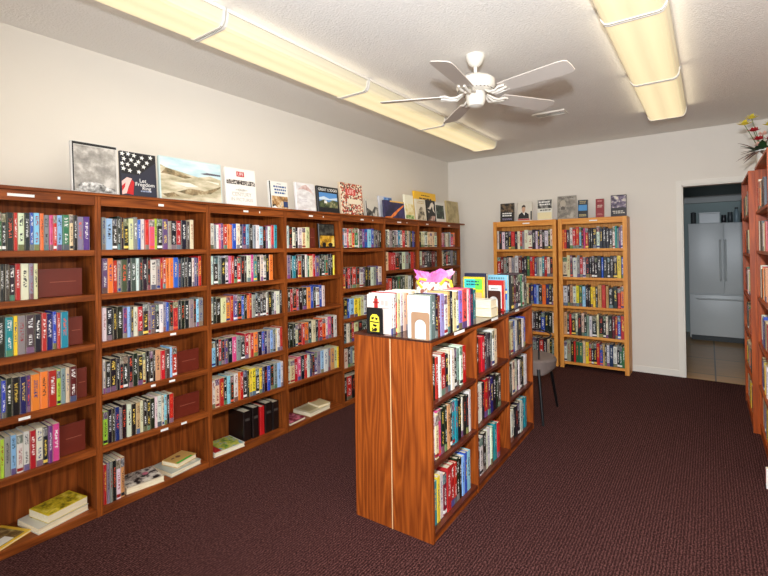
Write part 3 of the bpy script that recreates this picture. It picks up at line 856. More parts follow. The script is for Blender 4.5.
art(o, .2, .298, .024, [(art_mat('garden_wash', [(.35, (214, 190, 110)), (.5, (240, 228, 180)), (.65, (246, 242, 226))], 12, 4), [rect(.02, .98, .04, .64)]), (art_mat('garden_green', [(.4, (60, 130, 50)), (.6, (206, 216, 150))], 40, 3), [rect(.04, .96, .03, .18)])])
o = wall_disp(3.76, .56, .39, .03, (244, 190, 36), 'large bright yellow book standing above the books in front', 4, x=-.16)
art(o, .56, .39, .03, [(ink((60, 40, 20)), words(.3, .72, .84, .9, 1, 3) + words(.16, .84, .72, .8, 1, 5)), (BLK, [rect(.04, .86, .6, .635)])])
o = wall_disp(3.618, .245, .268, .022, (224, 214, 192), 'pale book with a sketched dark figure, before the yellow book', 5, x=-.06)
art(o, .245, .268, .022, [(art_mat('sepia_sketch', [(.35, (44, 40, 36)), (.5, (150, 138, 112)), (.6, (216, 206, 180))], 20, 4), [[(.1, .04), (.9, .04), (.8, .4), (.7, .62), (.5, .66), (.3, .5)]]), (ink((196, 170, 110)), words(.2, .9, .76, .92, 2, 9))])
o = wall_disp(3.888, .23, .275, .022, (26, 24, 24), 'black book with a white swirling bird shape', 5, x=-.06)
art(o, .23, .275, .022, [(ink((232, 222, 206)), [[(.08, .6), (.3, .66), (.5, .86), (.7, .92), (.85, .8), (.78, .6), (.9, .4), (.7, .5), (.62, .72), (.4, .56)], [(.1, .5), (.3, .44), (.2, .4)]]), (art_mat('rosy_print', [(.4, (80, 46, 40)), (.6, (206, 170, 156))], 20, 3), [[(.04, .04), (.8, .04), (.96, .3), (.5, .26), (.3, .18)]])])
o = wall_disp(4.125, .27, .27, .022, (226, 222, 212), 'white-edged book with a dark green photograph', 5, x=-.06)
art(o, .27, .27, .022, [(art_mat('dark_green_photo', [(.35, (12, 16, 14)), (.55, (40, 62, 50)), (.68, (150, 160, 146))], 16, 4), [rect(.03, .84, .16, .84)])])
o = wall_disp(4.436, .37, .31, .024, (196, 176, 124), 'plain tan book ending the display on the wall top', 5, x=-.06)
art(o, .37, .31, .024, [(art_mat('tan_haze', [(.35, (148, 132, 84)), (.6, (196, 178, 128))], 9, 5), [rect(.05, .96, .03, .97)])])
# faced-out book in the fourth bookcase
o = wall_disp(1.88, .215, .225, .022, (24, 22, 20), 'black and gold book faced out on the top shelf of the fourth bookcase', 4, x=-.06, z=SH[0])
o['group'] = 'books on the top shelf of the fourth wall bookcase'
art(o, .215, .225, .022, [(art_mat('gold_scene', [(.35, (96, 60, 16)), (.5, (214, 160, 36)), (.66, (248, 222, 120))], 14, 4), [rect(.04, .97, .05, .5)]), (art_mat('moon_dark', [(.4, (20, 20, 18)), (.6, (92, 92, 80))], 16, 4), [rect(.04, .97, .54, .95)]), (BLK, [ell(.3, .12, .12, .1), ell(.7, .12, .14, .09)])])

# display books on the back bookcases (face -Y)
YD = YB + .05


def back_disp(x, d, h, t, rgb, label, tilt=5):
    return disp((x - .022, YD, 1.8606 + (t / 2) * math.sin(R(tilt))), R(180), d, h, t, rgb, label, tilt, group='display books on the back bookcases')


o = back_disp(.56, .19, .248, .022, (26, 24, 26), 'dark book with white title lines, first on the back bookcases', 4)
art(o, .19, .248, .022, [(art_mat('dark_scene', [(.4, (22, 18, 16)), (.6, (120, 96, 70))], 22, 4), [rect(.04, .96, .5, .96)]), (WHT, words(.12, .9, .24, .48, 2, 11)), (ink((150, 140, 170)), words(.1, .92, .06, .18, 2, 12))])
o = back_disp(.797, .195, .25, .022, (214, 206, 190), 'pale book with a portrait of a man in a dark suit', 4)
art(o, .195, .25, .022, [(BLK, [[(.04, .12), (.1, .34), (.3, .46), (.6, .44), (.78, .34), (.8, .12)]]), (WHT, [[(.34, .45), (.5, .28), (.52, .45)]]), (ink((204, 160, 130)), [ell(.43, .62, .12, .16), rect(.38, .48, .42, .5)]), (ink((36, 28, 24)), [[(.3, .66), (.32, .8), (.45, .86), (.56, .78), (.55, .68), (.48, .74), (.36, .73)]]),
                         (ink((176, 60, 60)), [rect(.04, .84, .03, .11)]), (BLK, [rect(.9, .99, .04, .5)])])
o = back_disp(1.06, .188, .268, .022, (226, 222, 208), 'white book with black handwritten title and a cream band', 4)
art(o, .188, .268, .022, [(art_mat('bw_top_photo', [(.4, (30, 30, 30)), (.6, (150, 146, 140))], 24, 4), [rect(.03, .97, .55, .97)]), (WHT, words(.1, .9, .66, .9, 2, 14)), (BLK, words(.1, .9, .4, .5, 1, 15)), (ink((230, 216, 170)), [rect(.03, .97, .03, .36)])])
o = back_disp(1.312, .225, .29, .024, (150, 142, 130), 'large grey book with old portrait and map print', 4)
art(o, .225, .29, .024, [(art_mat('grey_map', [(.35, (104, 98, 90)), (.5, (142, 134, 122)), (.65, (182, 174, 160))], 15, 5), [rect(.03, .97, .03, .97)]), (ink((178, 166, 148)), [ell(.3, .66, .16, .16, 18)]), (ink((92, 84, 76)), [[(.18, .5), (.3, .56), (.42, .5), (.4, .4), (.2, .4)]]), (ink((92, 84, 76)), words(.3, .95, .88, .94, 1, 18))])
o = back_disp(1.557, .112, .224, .026, (30, 46, 60), 'small paperback with a bright blue sea scene', 4)
art(o, .112, .224, .026, [(ink((70, 140, 196)), [rect(.05, .95, .4, .72)]), (ink((190, 170, 120)), words(.1, .9, .76, .94, 2, 20)), (BLK, [rect(.05, .95, .24, .4)]), (ink((214, 190, 120)), words(.1, .9, .06, .2, 2, 21))])
o = back_disp(1.76, .09, .222, .034, (140, 26, 34), 'small dark red paperback turned to show its pages', 4)
art(o, .09, .222, .034, [(ink((228, 200, 180)), words(.14, .86, .5, .66, 2, 22)), (ink((206, 130, 120)), words(.14, .86, .08, .2, 2, 23)), (ink((206, 130, 120)), words(.14, .86, .78, .92, 1, 24))])
o = back_disp(1.925, .165, .255, .024, (34, 28, 34), 'dark book with a stormy purple and white picture, nearest the doorway', 4)
art(o, .165, .255, .024, [(art_mat('storm_print', [(.35, (40, 32, 44)), (.5, (120, 104, 130)), (.62, (226, 216, 196))], 20, 4), [rect(.03, .97, .4, .97)]), (ink((214, 206, 190)), words(.08, .92, .1, .26, 2, 25))])

# ------------------------------------------------------------------ books lying flat on the bottom shelves
ZB = SH[5] + .0008


def flat(xc, yc, along_x, along_y, t, ang, z, rgb, label, layers=None, over=.003, group='books lying on the bottom shelves', name='flat_book'):
    """Lies flat, spine to the wall; cover up. Size along_x (depth) by along_y."""
    d, h = along_x, along_y
    cov, pg = book_meshes(h, d, t, over=over, c=.0024)
    o = cov.build(name, ink(rgb)); pg.build('pages', PAGES, o)
    base = Matrix(((-1, 0, 0, 0), (0, 0, 1, 0), (0, 1, 0, 0), (0, 0, 0, 1)))
    o.matrix_world = Matrix.Translation((xc, yc, z + t / 2)) @ Matrix.Rotation(R(ang), 4, 'Z') @ base @ Matrix.Translation((d / 2, 0, -h / 2))
    tag(o, label, 'book', group)
    if layers: art(o, d, h, t, layers)
    return o


leafy = art_mat('forest_photo', [(.35, (60, 44, 26)), (.5, (140, 110, 60)), (.65, (206, 186, 130))], 16, 4)
flat(-.12, -.462, .2, .25, .012, 24, ZB, (240, 196, 60), 'yellow-bordered magazine lying at the left end of the lowest shelf', [(leafy, [rect(.08, .92, .1, .92)]), (ink((236, 232, 220)), [rect(.6, .9, .3, .7)])], over=.0005, name='magazine')
flat(-.128, -.185, .2, .26, .034, 10, ZB, (206, 202, 188), 'grey-white hardcover lying under the thick yellow paperback', [(ink((90, 60, 50)), [ell(.55, .3, .08, .1), rect(.2, .3, .15, .25)])])
flat(-.12, -.165, .17, .21, .042, 12, ZB + .035, (226, 198, 40), 'thick yellow paperback lying on the grey-white hardcover', [(art_mat('yellow_print', [(.35, (110, 96, 20)), (.5, (214, 188, 40)), (.65, (244, 226, 110))], 20, 4), [rect(.06, .96, .04, .96)])], over=0)
flat(-.115, .285, .2, .225, .038, -8, ZB, (214, 196, 168), 'thick flat book with a black, white and pink cover', [(art_mat('speckled_bw', [(.4, (24, 22, 26)), (.5, (190, 180, 168)), (.62, (232, 224, 210))], 22, 3), [rect(.04, .96, .04, .96)]), (ink((214, 120, 140)), [ell(.4, .66, .1, .08)])])
flat(-.12, .535, .21, .23, .03, 6, ZB, (176, 180, 168), 'grey-green flat book under a smaller tan one', [(ink((206, 200, 186)), words(.5, .95, .1, .9, 3, 30))])
flat(-.12, .555, .14, .17, .03, 14, ZB + .031, (214, 170, 96), 'small tan flat book with a green edge on the grey-green one', [(ink((120, 74, 50)), [ell(.4, .5, .12, .1), rect(.3, .4, .2, .34)]), (ink((70, 190, 70)), [rect(.86, 1.0, .02, .8)])])
flat(-.118, .895, .21, .25, .03, -4, ZB, (224, 216, 204), 'flat white picture book with a green, yellow and red cover', [(art_mat('bright_garden', [(.34, (60, 130, 60)), (.5, (206, 200, 80)), (.62, (90, 150, 190))], 16, 3), [rect(.03, .97, .25, .97)]), (ink((170, 36, 40)), [rect(.3, .97, .03, .25)])])
flat(-.1, 1.565, .18, .19, .022, 4, ZB, (130, 24, 54), 'flat crimson book with a mottled pink cover', [(art_mat('crimson_mottle', [(.4, (110, 16, 44)), (.58, (214, 120, 140))], 24, 3), [rect(.03, .97, .03, .97)])])
flat(-.12, 1.85, .21, .27, .034, 2, ZB, (206, 194, 160), 'wide cream flat book at the foot of the fourth bookcase', [(ink((176, 160, 120)), [rect(.2, .8, .1, .6)])])
flat(-.11, 1.935, .16, .14, .02, -8, ZB + .035, (222, 200, 150), 'small cream book with an orange back edge, lying on the wide cream one', [(ink((206, 90, 40)), [rect(.0, .16, .0, .7)])])
# black ring binders / ledgers
for k, (yy, tt, ch, lab) in enumerate(((1.07, .07, 'k', 'wide black ledger standing nearest the flat picture book'), (1.145, .06, 'k', 'black ledger standing just before the one with the red spine'), (1.21, .042, 'r', 'black ledger with a bright red spine'),
                                      (1.275, .07, 'k', 'tall black ledger just after the red spine'), (1.35, .065, 'k', 'black ledger standing against the bookcase divider'))):
    cov, pg = book_meshes(.225 + .012 * (k % 2), .19, tt, over=.004, c=.003)
    o = cov.build('ledger', ink((26, 15, 12)) if ch == 'k' else ink((196, 28, 30))); pg.build('pages', PAGES, o)
    o.location = (-.062 - .01 * (k == 0), yy + .02, ZB); tag(o, lab, 'ledger', 'ledgers on the bottom shelf of the third wall bookcase')
    if k != 2: MB().box(.0003, .0012, -tt * .3, tt * .3, .15, .17).build('spine_label', ink((74, 66, 60)), o)


# ------------------------------------------------------------------ things on the island
def ipt(x, y): return isl(x - CX, y - CY)


def on_isl(o, x, y, rz=0.):
    p = isl(x, y); o.location = (p[0], p[1], IT + .0006); o.rotation_euler = (0, 0, CA + rz)


def isl_up(x, y, h, d, t, ch, label, rz=0., rgb=None, group='books standing on the mid-room bookcase', layers=None):
    """Book on the island in island coordinates: spine at x, centre y, thickness along y (rz turns it)."""
    o = book('hardcover_book', h, d, t, ch, over=.003, rgb=rgb); on_isl(o, x, y, rz); tag(o, label, 'book', group)
    if layers: art(o, d, h, t, layers)
    return o


# left run: fore edges turned to the doorway side (spines to the wall)
y = .03
specs = [('w', .018, .216), ('w', .03, .222), ('r', .014, .226), ('c', .034, .222), ('w', .03, .224), ('c', .034, .219), ('e', .03, .215), ('w', .035, .222), ('c', .04, .218), ('w', .035, .222)]
labs = ['white book with a red figure on its cover, behind the black cut-out bookend', 'white book second behind the black cut-out bookend', 'thin red book among white ones behind the black cut-out bookend', 'cream book just beyond the thin red one', 'white book fifth behind the black cut-out bookend',
        'cream book sixth behind the black cut-out bookend', 'tan book seventh behind the black cut-out bookend', 'white book eighth behind the black cut-out bookend', 'cream book ninth behind the black cut-out bookend', 'white book ending the run behind the black cut-out bookend']
for k, ((ch, t_, h_), lab) in enumerate(zip(specs, labs)):
    o = isl_up(-.255, y + t_ / 2, h_, .165, t_ - .001, ch, lab, group='pale books behind the black bookend')
    if k == 0:
        # front board faces the camera: local -y side
        mb = MB()
        def fr(a0, a1, b0, b1, mi): mb.box(-.165 + a0 * .165, -.165 + a1 * .165, -t_ / 2 - .0004, -t_ / 2 + .0006, b0 * h_, b1 * h_, mi)
        fr(.3, .45, .62, .9, 0); fr(.34, .42, .9, .97, 1); fr(.25, .5, .78, .82, 0); fr(.58, .7, .74, .86, 2); fr(.74, .86, .72, .86, 2); fr(.62, .9, .64, .68, 2)
        mb.build('cover_art', [ink((170, 40, 36)), ink((80, 40, 30)), ink((196, 170, 160))], o)
    y += t_
# black bookend with a yellow cut-out design
t = empty('bookend', (*isl(-.355, .012)[:2], IT + .0006), CA, 'black metal bookend with a yellow lantern-like pattern, at the island end', 'bookend')
YEL = plain('bookend_yellow', (236, 214, 60), .4)
b = MB(); b.prism([(-.055, 0), (.055, 0), (.055, .136), (.05, .145), (-.05, .145), (-.055, .136)], 1, -.0015, .0015); b.build('upright_plate', plain('black_enamel', (16, 15, 16), .3), t)
MB().box(-.055, .055, .0016, .014, 0, .0015).build('foot_plate', plain('black_enamel_foot', (16, 15, 16), .3), t)
b = MB(); b.prism([(-.03, .012), (.03, .012), (.032, .07), (.028, .095), (.014, .108), (-.014, .108), (-.028, .095), (-.032, .07)], 1, -.0022, -.0014); b.build('yellow_panel', YEL, t)
b = MB()
for o_ in ([(-.022, .09), (-.004, .094), (-.006, .08), (-.02, .078)], [(.004, .092), (.022, .088), (.018, .076), (.006, .08)], [(-.03, .07), (.03, .066), (.03, .06), (-.03, .063)], [(-.012, .055), (.016, .05), (.01, .038), (-.01, .042)], [(-.022, .03), (-.008, .036), (-.014, .02)], [(.004, .034), (.02, .03), (.012, .014), (-.02, .014), (-.02, .018)]):
    b.prism(o_, 1, -.0028, -.002)
b.build('bookend_pattern', plain('black_enamel_print', (16, 15, 16), .3), t)


def arch_bookend(x, y, rz, w_, h_, mat, label):
    t = empty('bookend', (*isl(x, y - .0015)[:2], IT + .0006), CA + rz, label, 'bookend')
    r_ = w_ * .3; zc = h_ * .5
    inner = [(-r_, 0)] + [(-r_ * math.cos(math.pi * k / 12), zc + r_ * math.sin(math.pi * k / 12)) for k in range(13)] + [(r_, 0)]
    outer = [(-w_ / 2, 0), (-w_ / 2, h_ - .01), (-w_ / 2 + .003, h_ - .003), (-w_ / 2 + .01, h_)] + [(w_ / 2 - .01, h_), (w_ / 2 - .003, h_ - .003), (w_ / 2, h_ - .01), (w_ / 2, 0)]
    loop = outer + inner[::-1]
    bm = bmesh.new()
    f0 = [bm.verts.new((a, -.001, bb)) for a, bb in loop]
    face = bm.faces.new(f0)
    ext = bmesh.ops.extrude_face_region(bm, geom=[face])
    bmesh.ops.translate(bm, verts=[v for v in ext['geom'] if isinstance(v, bmesh.types.BMVert)], vec=(0, .002, 0))
    bmesh.ops.triangulate(bm, faces=[f for f in bm.faces if len(f.verts) > 4])
    bm.verts.index_update()
    b = MB(); b.bm(bm); b.build('upright_plate', mat, t)
    MB().box(-w_ / 2, w_ / 2, -.02, -.0012, 0, .0012).build('foot_plate', mat, t)
    return t


TAN = plain('tan_enamel', (158, 122, 92), .4); BRN = plain('brown_enamel', (72, 36, 26), .35)
arch_bookend(-.062, .006, 0, .108, .14, TAN, 'tan metal bookend with an arched cut-out, at the island end')
# right run: spines to the doorway side
y = .012
specs = [('w', .012, .235, 'white book facing the camera behind the tan arched bookend'), ('d', .05, .238, 'wide charcoal book second behind the tan bookend'), ('k', .03, .24, 'black book just after the wide charcoal one'), ('u', .028, .23, 'maroon book between the black and the purple ones'),
         ('p', .05, .235, 'purple and white mottled book on the island top'), ('w', .04, .225, 'white book between the purple and the brown ones'), ('e', .03, .24, 'tan and black patterned book in the right island run'), ('k', .035, .24, 'black book beside the tan patterned one'), ('c', .05, .232, 'cream book before the lilac one'),
         ('w', .03, .236, 'white book squeezed beside the lilac one'), ('p', .05, .232, 'lilac book beside the coral one'), ('r', .07, .236, 'coral red book on the island top'), ('w', .03, .23, 'white book just after the coral one'), ('m', .02, .236, 'thin magenta book on the island top'), ('n', .045, .232, 'navy book next to the last teal one'), ('t', .04, .22, 'dark teal book ending the near run')]
for k, (ch, t_, h_, lab) in enumerate(specs):
    rgb = {1: (96, 112, 108), 10: (140, 120, 210), 11: (226, 84, 78), 15: (24, 110, 110), 4: (150, 140, 190)}.get(k)
    isl_up(-.008 - (.0 if k else .004), y + t_ / 2, h_ * .955, .13, t_ - .001, ch, lab, rgb=rgb, group='books behind the tan bookend')
    y += t_


def face_book(x, y, d, h, t, rgb, label, layers=None, tilt=0.):
    """Faces the camera end of the island, spine left."""
    cov, pg = book_meshes(h, d, t, over=.003, c=.0026)
    o = cov.build('faced_book', ink(rgb)); pg.build('pages', PAGES, o)
    p = isl(x, y)
    o.matrix_world = Matrix.Translation((p[0], p[1], IT + .0006)) @ Matrix.Rotation(CA + math.pi, 4, 'Z') @ Matrix.Rotation(R(tilt), 4, 'X')
    tag(o, label, 'book', 'books at the far end of the mid-room bookcase top')
    if layers: art(o, d, h, t, layers)
    return o


o = face_book(-.27, 1.035, .155, .26, .028, (232, 196, 40), 'yellow book with a turquoise and green top, facing out on the island', [(ink((60, 200, 190)), [rect(.06, .6, .7, .95)]), (ink((110, 220, 70)), [rect(.6, .94, .66, .95)]), (ink((214, 166, 110)), [rect(.14, .92, .34, .58)]), (ink((24, 90, 100)), words(.14, .86, .74, .9, 2, 40)), (ink((120, 90, 20)), [rect(.36, .5, .1, .28)])])
face_book(-.282, 1.085, .172, .285, .03, (28, 34, 62), 'tall navy book directly behind the yellow and turquoise one')
isl_up(-.24, 1.24, .262, .05, .03, 'w', 'thin white book standing between the navy and cream island books')
face_book(-.2, 1.17, .05, .262, .05, (240, 214, 150), 'thick cream book standing upright, seen edge-on on the island')
# flat pile in front
for k, (xx, yy, tt, rgb, lab) in enumerate(((-.185, .945, .06, (206, 190, 140), 'thick cream book at the bottom of the flat island pile'), (-.19, .95, .055, (234, 232, 224), 'white book lying on top of the flat island pile'))):
    o = flat(0, 0, .12, .205, tt, 0, 0, rgb, lab, None, group='books lying on the mid-room bookcase'); zz = IT + .0008 + (.0605 if k else 0)
    base = Matrix(((-1, 0, 0, 0), (0, 0, 1, 0), (0, 1, 0, 0), (0, 0, 0, 1)))
    p = isl(xx + .075, yy)
    o.matrix_world = Matrix.Translation((p[0], p[1], zz + tt / 2)) @ Matrix.Rotation(CA + R(-90), 4, 'Z') @ base @ Matrix.Translation((.06, 0, -.1025))
arch_bookend(-.115, 1.218, 0, .11, .15, BRN, 'dark brown arched bookend before the red-framed book')
o = face_book(-.165, 1.245, .125, .225, .03, (196, 38, 34), 'red-framed book with a white panel behind the brown bookend', [(ink((236, 232, 226)), [rect(.06, .86, .08, .84)]), (ink((120, 120, 126)), words(.2, .7, .68, .74, 1, 44))])
o = face_book(-.19, 1.295, .16, .262, .03, (128, 190, 214), 'pale blue book with an orange-blue picture, behind the red-framed one', [(ink((90, 130, 140)), words(.08, .9, .84, .94, 1, 45)), (ink((40, 110, 190)), [rect(.7, .98, .3, .62)]), (ink((240, 220, 130)), [rect(.7, .98, .48, .56)])])
y = 1.33
for k, (ch, t_, h_, lab) in enumerate((('k', .05, .26, 'black book just behind the pale blue one'), ('u', .04, .25, 'maroon book between two black island books'), ('k', .06, .255, 'second black book toward the island far end'), ('d', .06, .262, 'charcoal book near the island far end'), ('g', .05, .25, 'green book near the island far end'), ('w', .04, .25, 'white book near the island far end'), ('k', .07, .26, 'wide black book last on the island top'))):
    isl_up(-.012, y + t_ / 2, h_, .16, t_ - .001, ch, lab, group='books at the far end of the mid-room bookcase top'); y += t_

# gift bag with pink tissue
t = empty('gift_bag', isl(-.392, .795, IT + .0006), CA + R(32), 'white printed gift bag with yellow handles and pink tissue, behind the books', 'gift bag')
bagm = art_mat('bag_print', [(.4, (150, 70, 40)), (.46, (236, 222, 190)), (.6, (246, 244, 236)), (.72, (240, 200, 70))], 26, 2)
b = MB(); b.prism([(-.12, -.045), (.12, -.045), (.125, .045), (-.125, .045)], 2, 0, .235); b.build('bag_body', bagm, t)
for s, yy in ((-1, -.053), (1, .053)):
    b = MB(); b.tube([(-.085, yy, .2), (-.115, yy * 1.1, .235), (-.1, yy * 1.15, .262), (-.055, yy * 1.1, .252)], .009, 8); b.build('handle', plain('bag_yellow', (244, 216, 50), .5), t, True)
    b = MB(); b.tube([(.04, yy, .22), (.075, yy * 1.1, .257), (.112, yy * 1.15, .245), (.122, yy, .19)], .011, 8); b.build('handle', plain('bag_yellow', (244, 216, 50), .5), t, True)
tis = N('pink_tissue', .7)
tn = tis.noise(tis.co('Object'), 8, 3); tis.color(tis.ramp(tn, [(.35, lin((236, 96, 190))), (.55, lin((246, 150, 210))), (.72, lin((252, 214, 232)))]))
rr = random.Random(5); bm = bmesh.new(); rings = []
for j in range(5):
    f = j / 4; ring = []
    for k in range(36):
        a = 2 * math.pi * k / 36
        spike = .5 + .5 * math.sin(a * 5 + 1.3) * (1 if k % 2 else .7)
        rx = .088 + .056 * f * (.55 + .55 * spike) ; ry = .035 + .05 * f
        zz = .225 + f * (.03 + .06 * spike + .02 * rr.random())
        cr = 1 + .10 * math.sin(a * 9 + j)
        ring.append(bm.verts.new((rx * math.cos(a) * cr, ry * math.sin(a) * cr, zz)))
    rings.append(ring)
for j in range(4):
    for k in range(36): bm.faces.new((rings[j][k], rings[j][(k + 1) % 36], rings[j + 1][(k + 1) % 36], rings[j + 1][k]))
top = [bm.verts.new((rings[2][k].co.x * .55, rings[2][k].co.y * .3, .235 + .07 * (.5 + .5 * math.sin(k * 1.7)))) for k in range(36)]
for k in range(36): bm.faces.new((rings[4][k], rings[4][(k + 1) % 36], top[(k + 1) % 36], top[k]))
bm.faces.new(top); bm.verts.index_update()
b = MB(); b.bm(bm); b.build('tissue_paper', tis.m, t)

# ------------------------------------------------------------------ chair behind the island
GREYF = plain('grey_upholstery', (112, 98, 92), .85, var=.12, scale=120); CHB = plain('black_chair_frame', (16, 15, 16), .35)
t = empty('chair', (1.42, 3.02, 0), 0, 'grey upholstered tub chair on thin black legs, behind the mid-room bookcase', 'chair')
bm = bmesh.new(); bmesh.ops.create_cube(bm, size=1)
bmesh.ops.subdivide_edges(bm, edges=bm.edges[:], cuts=3, use_grid_fill=True)
for v in bm.verts:
    x, y_, z_ = v.co * 2
    q = 1 / max(1e-6, (abs(x) ** 4 + abs(y_) ** 4) ** .25) * max(abs(x), abs(y_))
    v.co = Vector((x * q * .285, y_ * q * .23, .475 + z_ * .055 - .02 * (x * x + y_ * y_) * (z_ < 0)))
bm.verts.index_update()
b = MB(); b.bm(bm); o = b.build('seat', GREYF, t, True)
ss = o.modifiers.new('soft', 'SUBSURF'); ss.levels = 1; ss.render_levels = 2
# low wrap-round back
b = MB(); pr_o = []
n = 22; pts = []
for k in range(n + 1):
    a = R(-52 + 264 * k / n)
    cx_, cy2 = math.cos(a), math.sin(a)
    hgt = .515 if k in (0, n) else .525
    for rad, zz in ((.28, .43), (.305, .44), (.315, .505), (.30, hgt), (.28, hgt - .01), (.265, .5)):
        pts.append((cx_ * rad * 1.0, cy2 * rad * .82, zz))
fs = [[k * 6 + j, k * 6 + (j + 1) % 6, (k + 1) * 6 + (j + 1) % 6, (k + 1) * 6 + j] for k in range(n) for j in range(6)] + [list(range(6)), [n * 6 + j for j in range(6)][::-1]]
b.poly(pts, fs); o = b.build('wrap_back', GREYF, t, True)
for (x0, y0, x1, y1) in ((.22, -.2, .27, -.26), (.2, .2, .24, .3), (-.22, -.2, -.27, -.26), (-.2, .2, -.24, .28)):
    MB().tube([(x0, y0, .455), ((x0 + x1) / 2, (y0 + y1) / 2, .23), (x1, y1, .0005)], [.014, .0125, .0105], 10).build('leg', CHB, t, True)
path = [(.27 * math.cos(R(-40 + 200 * k / 14)), .22 * math.sin(R(-40 + 200 * k / 14)), .73 - .03 * abs(k - 7) / 7) for k in range(15)]
b = MB(); b.tube([(path[0][0], path[0][1], .5)] + path + [(path[-1][0], path[-1][1], .5)], .007, 8); b.build('back_hoop', CHB, t, True)

# ------------------------------------------------------------------ flowers on the bookcase beside the doorway
t = empty('flower_vase', (3.23, 3.95, 2.1006), 0, 'white vase of red and yellow artificial flowers on the bookcase by the doorway', 'flower vase')
MB().lathe([(.04, 0), (.05, .01), (.045, .06), (.04, .13), (.05, .2), (.06, .225), (.052, .226), (.035, .14), (.0, .13)], 24, closed=False).build('vase', plain('white_ceramic', (232, 230, 218), .25), t, True)
LEAF = plain('silk_leaf', (38, 70, 36), .6, var=.2); PALE = plain('dried_leaf', (132, 104, 92), .7, var=.25); PETR = plain('red_petal', (176, 26, 36), .6, var=.15); PETY = plain('yellow_petal', (222, 204, 64), .6, var=.15); PETP = plain('blush_petal', (232, 186, 168), .6, var=.1); STEM = plain('stem_green', (92, 110, 58), .6)
rr = random.Random(11)


def blade(b, p0, p1, wd, droop=0.):
    p0, p1 = Vector(p0), Vector(p1); n = 5; d = p1 - p0; s = d.cross(Vector((0, 0, 1))); s = s.normalized() if s.length > 1e-4 else Vector((1, 0, 0)); nrm = s.cross(d).normalized()
    tops, bots = [], []
    for k in range(n + 1):
        f = k / n; wv = wd * math.sin(math.pi * (.08 + .9 * f)) ; c = p0 + d * f + Vector((0, 0, -droop * f * f))
        tops.append([c + s * wv, c + nrm * .0015, c - s * wv])
    pts = [q for tr in tops for q in tr] + [q - nrm * .0008 for tr in tops for q in tr]; m_ = 3 * (n + 1)
    fs = []
    for k in range(n):
        for j in range(2):
            a = k * 3 + j; fs.append([a, a + 1, a + 4, a + 3]); fs.append([m_ + a, m_ + a + 3, m_ + a + 4, m_ + a + 1])
        fs += [[k * 3, k * 3 + 3, m_ + k * 3 + 3, m_ + k * 3], [k * 3 + 2, m_ + k * 3 + 2, m_ + k * 3 + 5, k * 3 + 5]]
    b.poly(pts, fs)


base = Vector((0, 0, .2))
b = MB()
for k in range(20):
    a = R(18 * k + rr.uniform(-10, 10)); blade(b, base, base + Vector((math.cos(a) * rr.uniform(.08, .15), math.sin(a) * rr.uniform(.08, .15), rr.uniform(.02, .14))), .03, .03)
b.build('green_leaves', LEAF, t)
b = MB()
for k in range(18):
    a = R(120 + 10 * k + rr.uniform(-8, 8)); blade(b, base + Vector((-.02, 0, .01)), base + Vector((math.cos(a) * rr.uniform(.12, .19), math.sin(a) * rr.uniform(.12, .19), rr.uniform(-.05, .14))), .011, .04)
b.build('dried_leaves', PALE, t)


def bloom(c, mat, r_, n, name):
    b = MB(); c = Vector(c)
    for ringk, (cnt, tilt, sc_) in enumerate(((n, .35, 1.), (n - 1, .9, .75), (3, 1.6, .5))):
        for k in range(cnt):
            a = 2 * math.pi * k / cnt + ringk * .5
            blade(b, c, c + Vector((math.cos(a) * r_ * sc_, math.sin(a) * r_ * sc_, r_ * tilt * sc_)), r_ * .42 * sc_)
    b.build(name, mat, t)
    b2 = MB(); b2.tube([(0, 0, .15), ((c.x) * .5, c.y * .5, .15 + (c.z - .15) * .55), tuple(c)], .003, 6); b2.build('stem', STEM, t)


bloom((-.06, -.04, .38), PETR, .045, 6, 'red_flower'); bloom((-.03, -.05, .3), PETR, .045, 6, 'red_flower'); bloom((.05, -.02, .3), PETR, .04, 6, 'red_flower')
bloom((-.02, -.03, .25), PETP, .05, 6, 'blush_flower'); bloom((.0, -.04, .34), PETP, .04, 5, 'blush_flower')
bloom((-.07, .0, .5), PETY, .05, 4, 'yellow_flower'); bloom((-.12, -.02, .45), PETY, .055, 4, 'yellow_flower'); bloom((.06, .0, .42), PETY, .06, 6, 'yellow_flower')

# paperback on the carpet at the right edge
o = book('paperback_book', .125, .10, .03, 'w'); o.data.materials[0] = WHT
o.location = (3.104, 2.53, .0008); o.rotation_euler = (0, 0, R(180))
tag(o, 'red and white paperback standing on the carpet before the picture-edge bookcase', 'book')
mb = MB()
for a0, a1, c0, c1, mi in ((-.013, .013, .085, .118, 0), (-.011, .006, .03, .06, 0), (-.004, .012, .062, .08, 0), (-.014, .014, .003, .02, 1)): mb.box(.0003, .001, a0, a1, c0, c1, mi)
mb.build('spine_print', [RED, BLK], o)

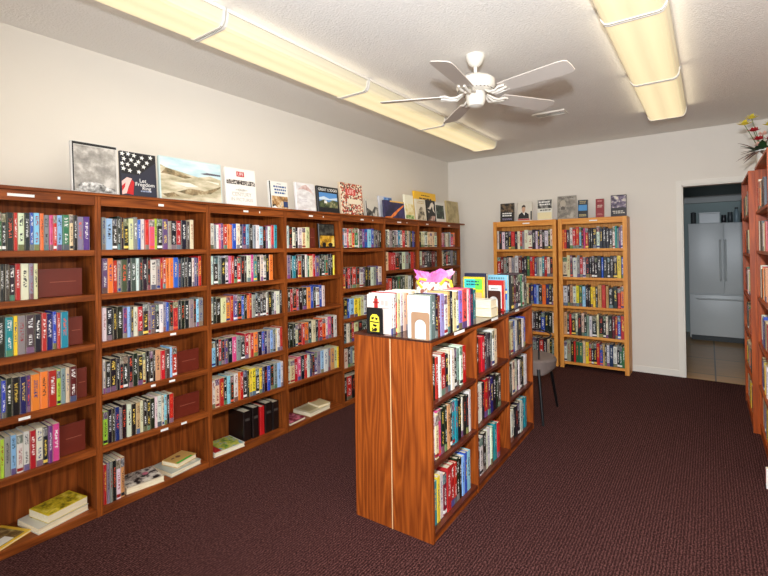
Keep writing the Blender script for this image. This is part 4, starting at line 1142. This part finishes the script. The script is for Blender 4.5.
# ------------------------------------------------------------------ kitchen things
FR = plain('fridge_white', (214, 218, 216), .35, var=.02); FD = plain('fridge_dark', (70, 74, 74), .6)
t = empty('refrigerator', (2.575, 7.665, 0), 0, 'white french-door refrigerator with a bottom freezer drawer, in the kitchen', 'refrigerator')
MB().box(.0, .9, .05, .72, .03, 1.85, 0, .006).build('body', FR, t)
MB().box(.02, .88, .03, .06, .002, .075).build('toe_grille', FD, t)
for x0, x1, hx in ((.003, .447, .405), (.453, .897, .47)):
    dd = MB().box(x0, x1, -.015, .048, .745, 1.845, 0, .012).build('door', FR, t, True)
    MB().tube([(hx, -.018, .95), (hx, -.05, .98), (hx, -.05, 1.55), (hx, -.018, 1.58)], .012, 8).build('door_handle', FR, dd, True)
dd = MB().box(.003, .897, -.015, .048, .085, .725, 0, .012).build('freezer_drawer', FR, t, True)
MB().tube([(.1, -.018, .66), (.13, -.05, .66), (.77, -.05, .66), (.8, -.018, .66)], .012, 8).build('drawer_handle', FR, dd, True)
t = empty('storage_box', (2.72, 7.9, 1.8505), 0, 'pale box on top of the refrigerator', 'box')
MB().box(0, .27, 0, .2, 0, .16, 0, .006).build('box_body', FR, t); MB().box(-.006, .276, -.006, .206, .1605, .18, 0, .004).build('lid', FR, t)
for k, (xx, hh, c, lab) in enumerate(((3.04, .13, (46, 46, 50), 'squat dark jar on the refrigerator, next to the pale box'), (3.12, .17, (70, 78, 80), 'grey jar on the refrigerator, between the squat jar and the bottle'), (3.2, .24, (150, 170, 176), 'tall pale bottle on the refrigerator'), (3.28, .15, (40, 44, 50), 'dark jar on the refrigerator, beyond the tall bottle'))):
    t = empty('jar' if k != 2 else 'bottle', (xx, 7.95, 1.8505), 0, lab, 'jar' if k != 2 else 'bottle')
    MB().lathe([(.03, 0), (.034, .006), (.034, hh * .7), (.02 if k == 2 else .03, hh * .85), (.018 if k == 2 else .03, hh * .9)], 16).build('glass_body', plain('jar_%d' % k, c, .3), t, True)
    MB().lathe([(.021 if k == 2 else .032, hh * .9 + .0005), (.021 if k == 2 else .032, hh)], 16).build('lid', FD, t, True)
t = empty('low_basket', (2.645, 7.9, 1.8505), 0, 'dark canister on the refrigerator at its left corner', 'canister')
MB().lathe([(.03, 0), (.035, .01), (.035, .15), (.03, .16)], 16).build('canister_body', FD, t, True)
MB().lathe([(.036, .1605), (.036, .18), (.012, .19)], 16).build('lid', FD, t, True)
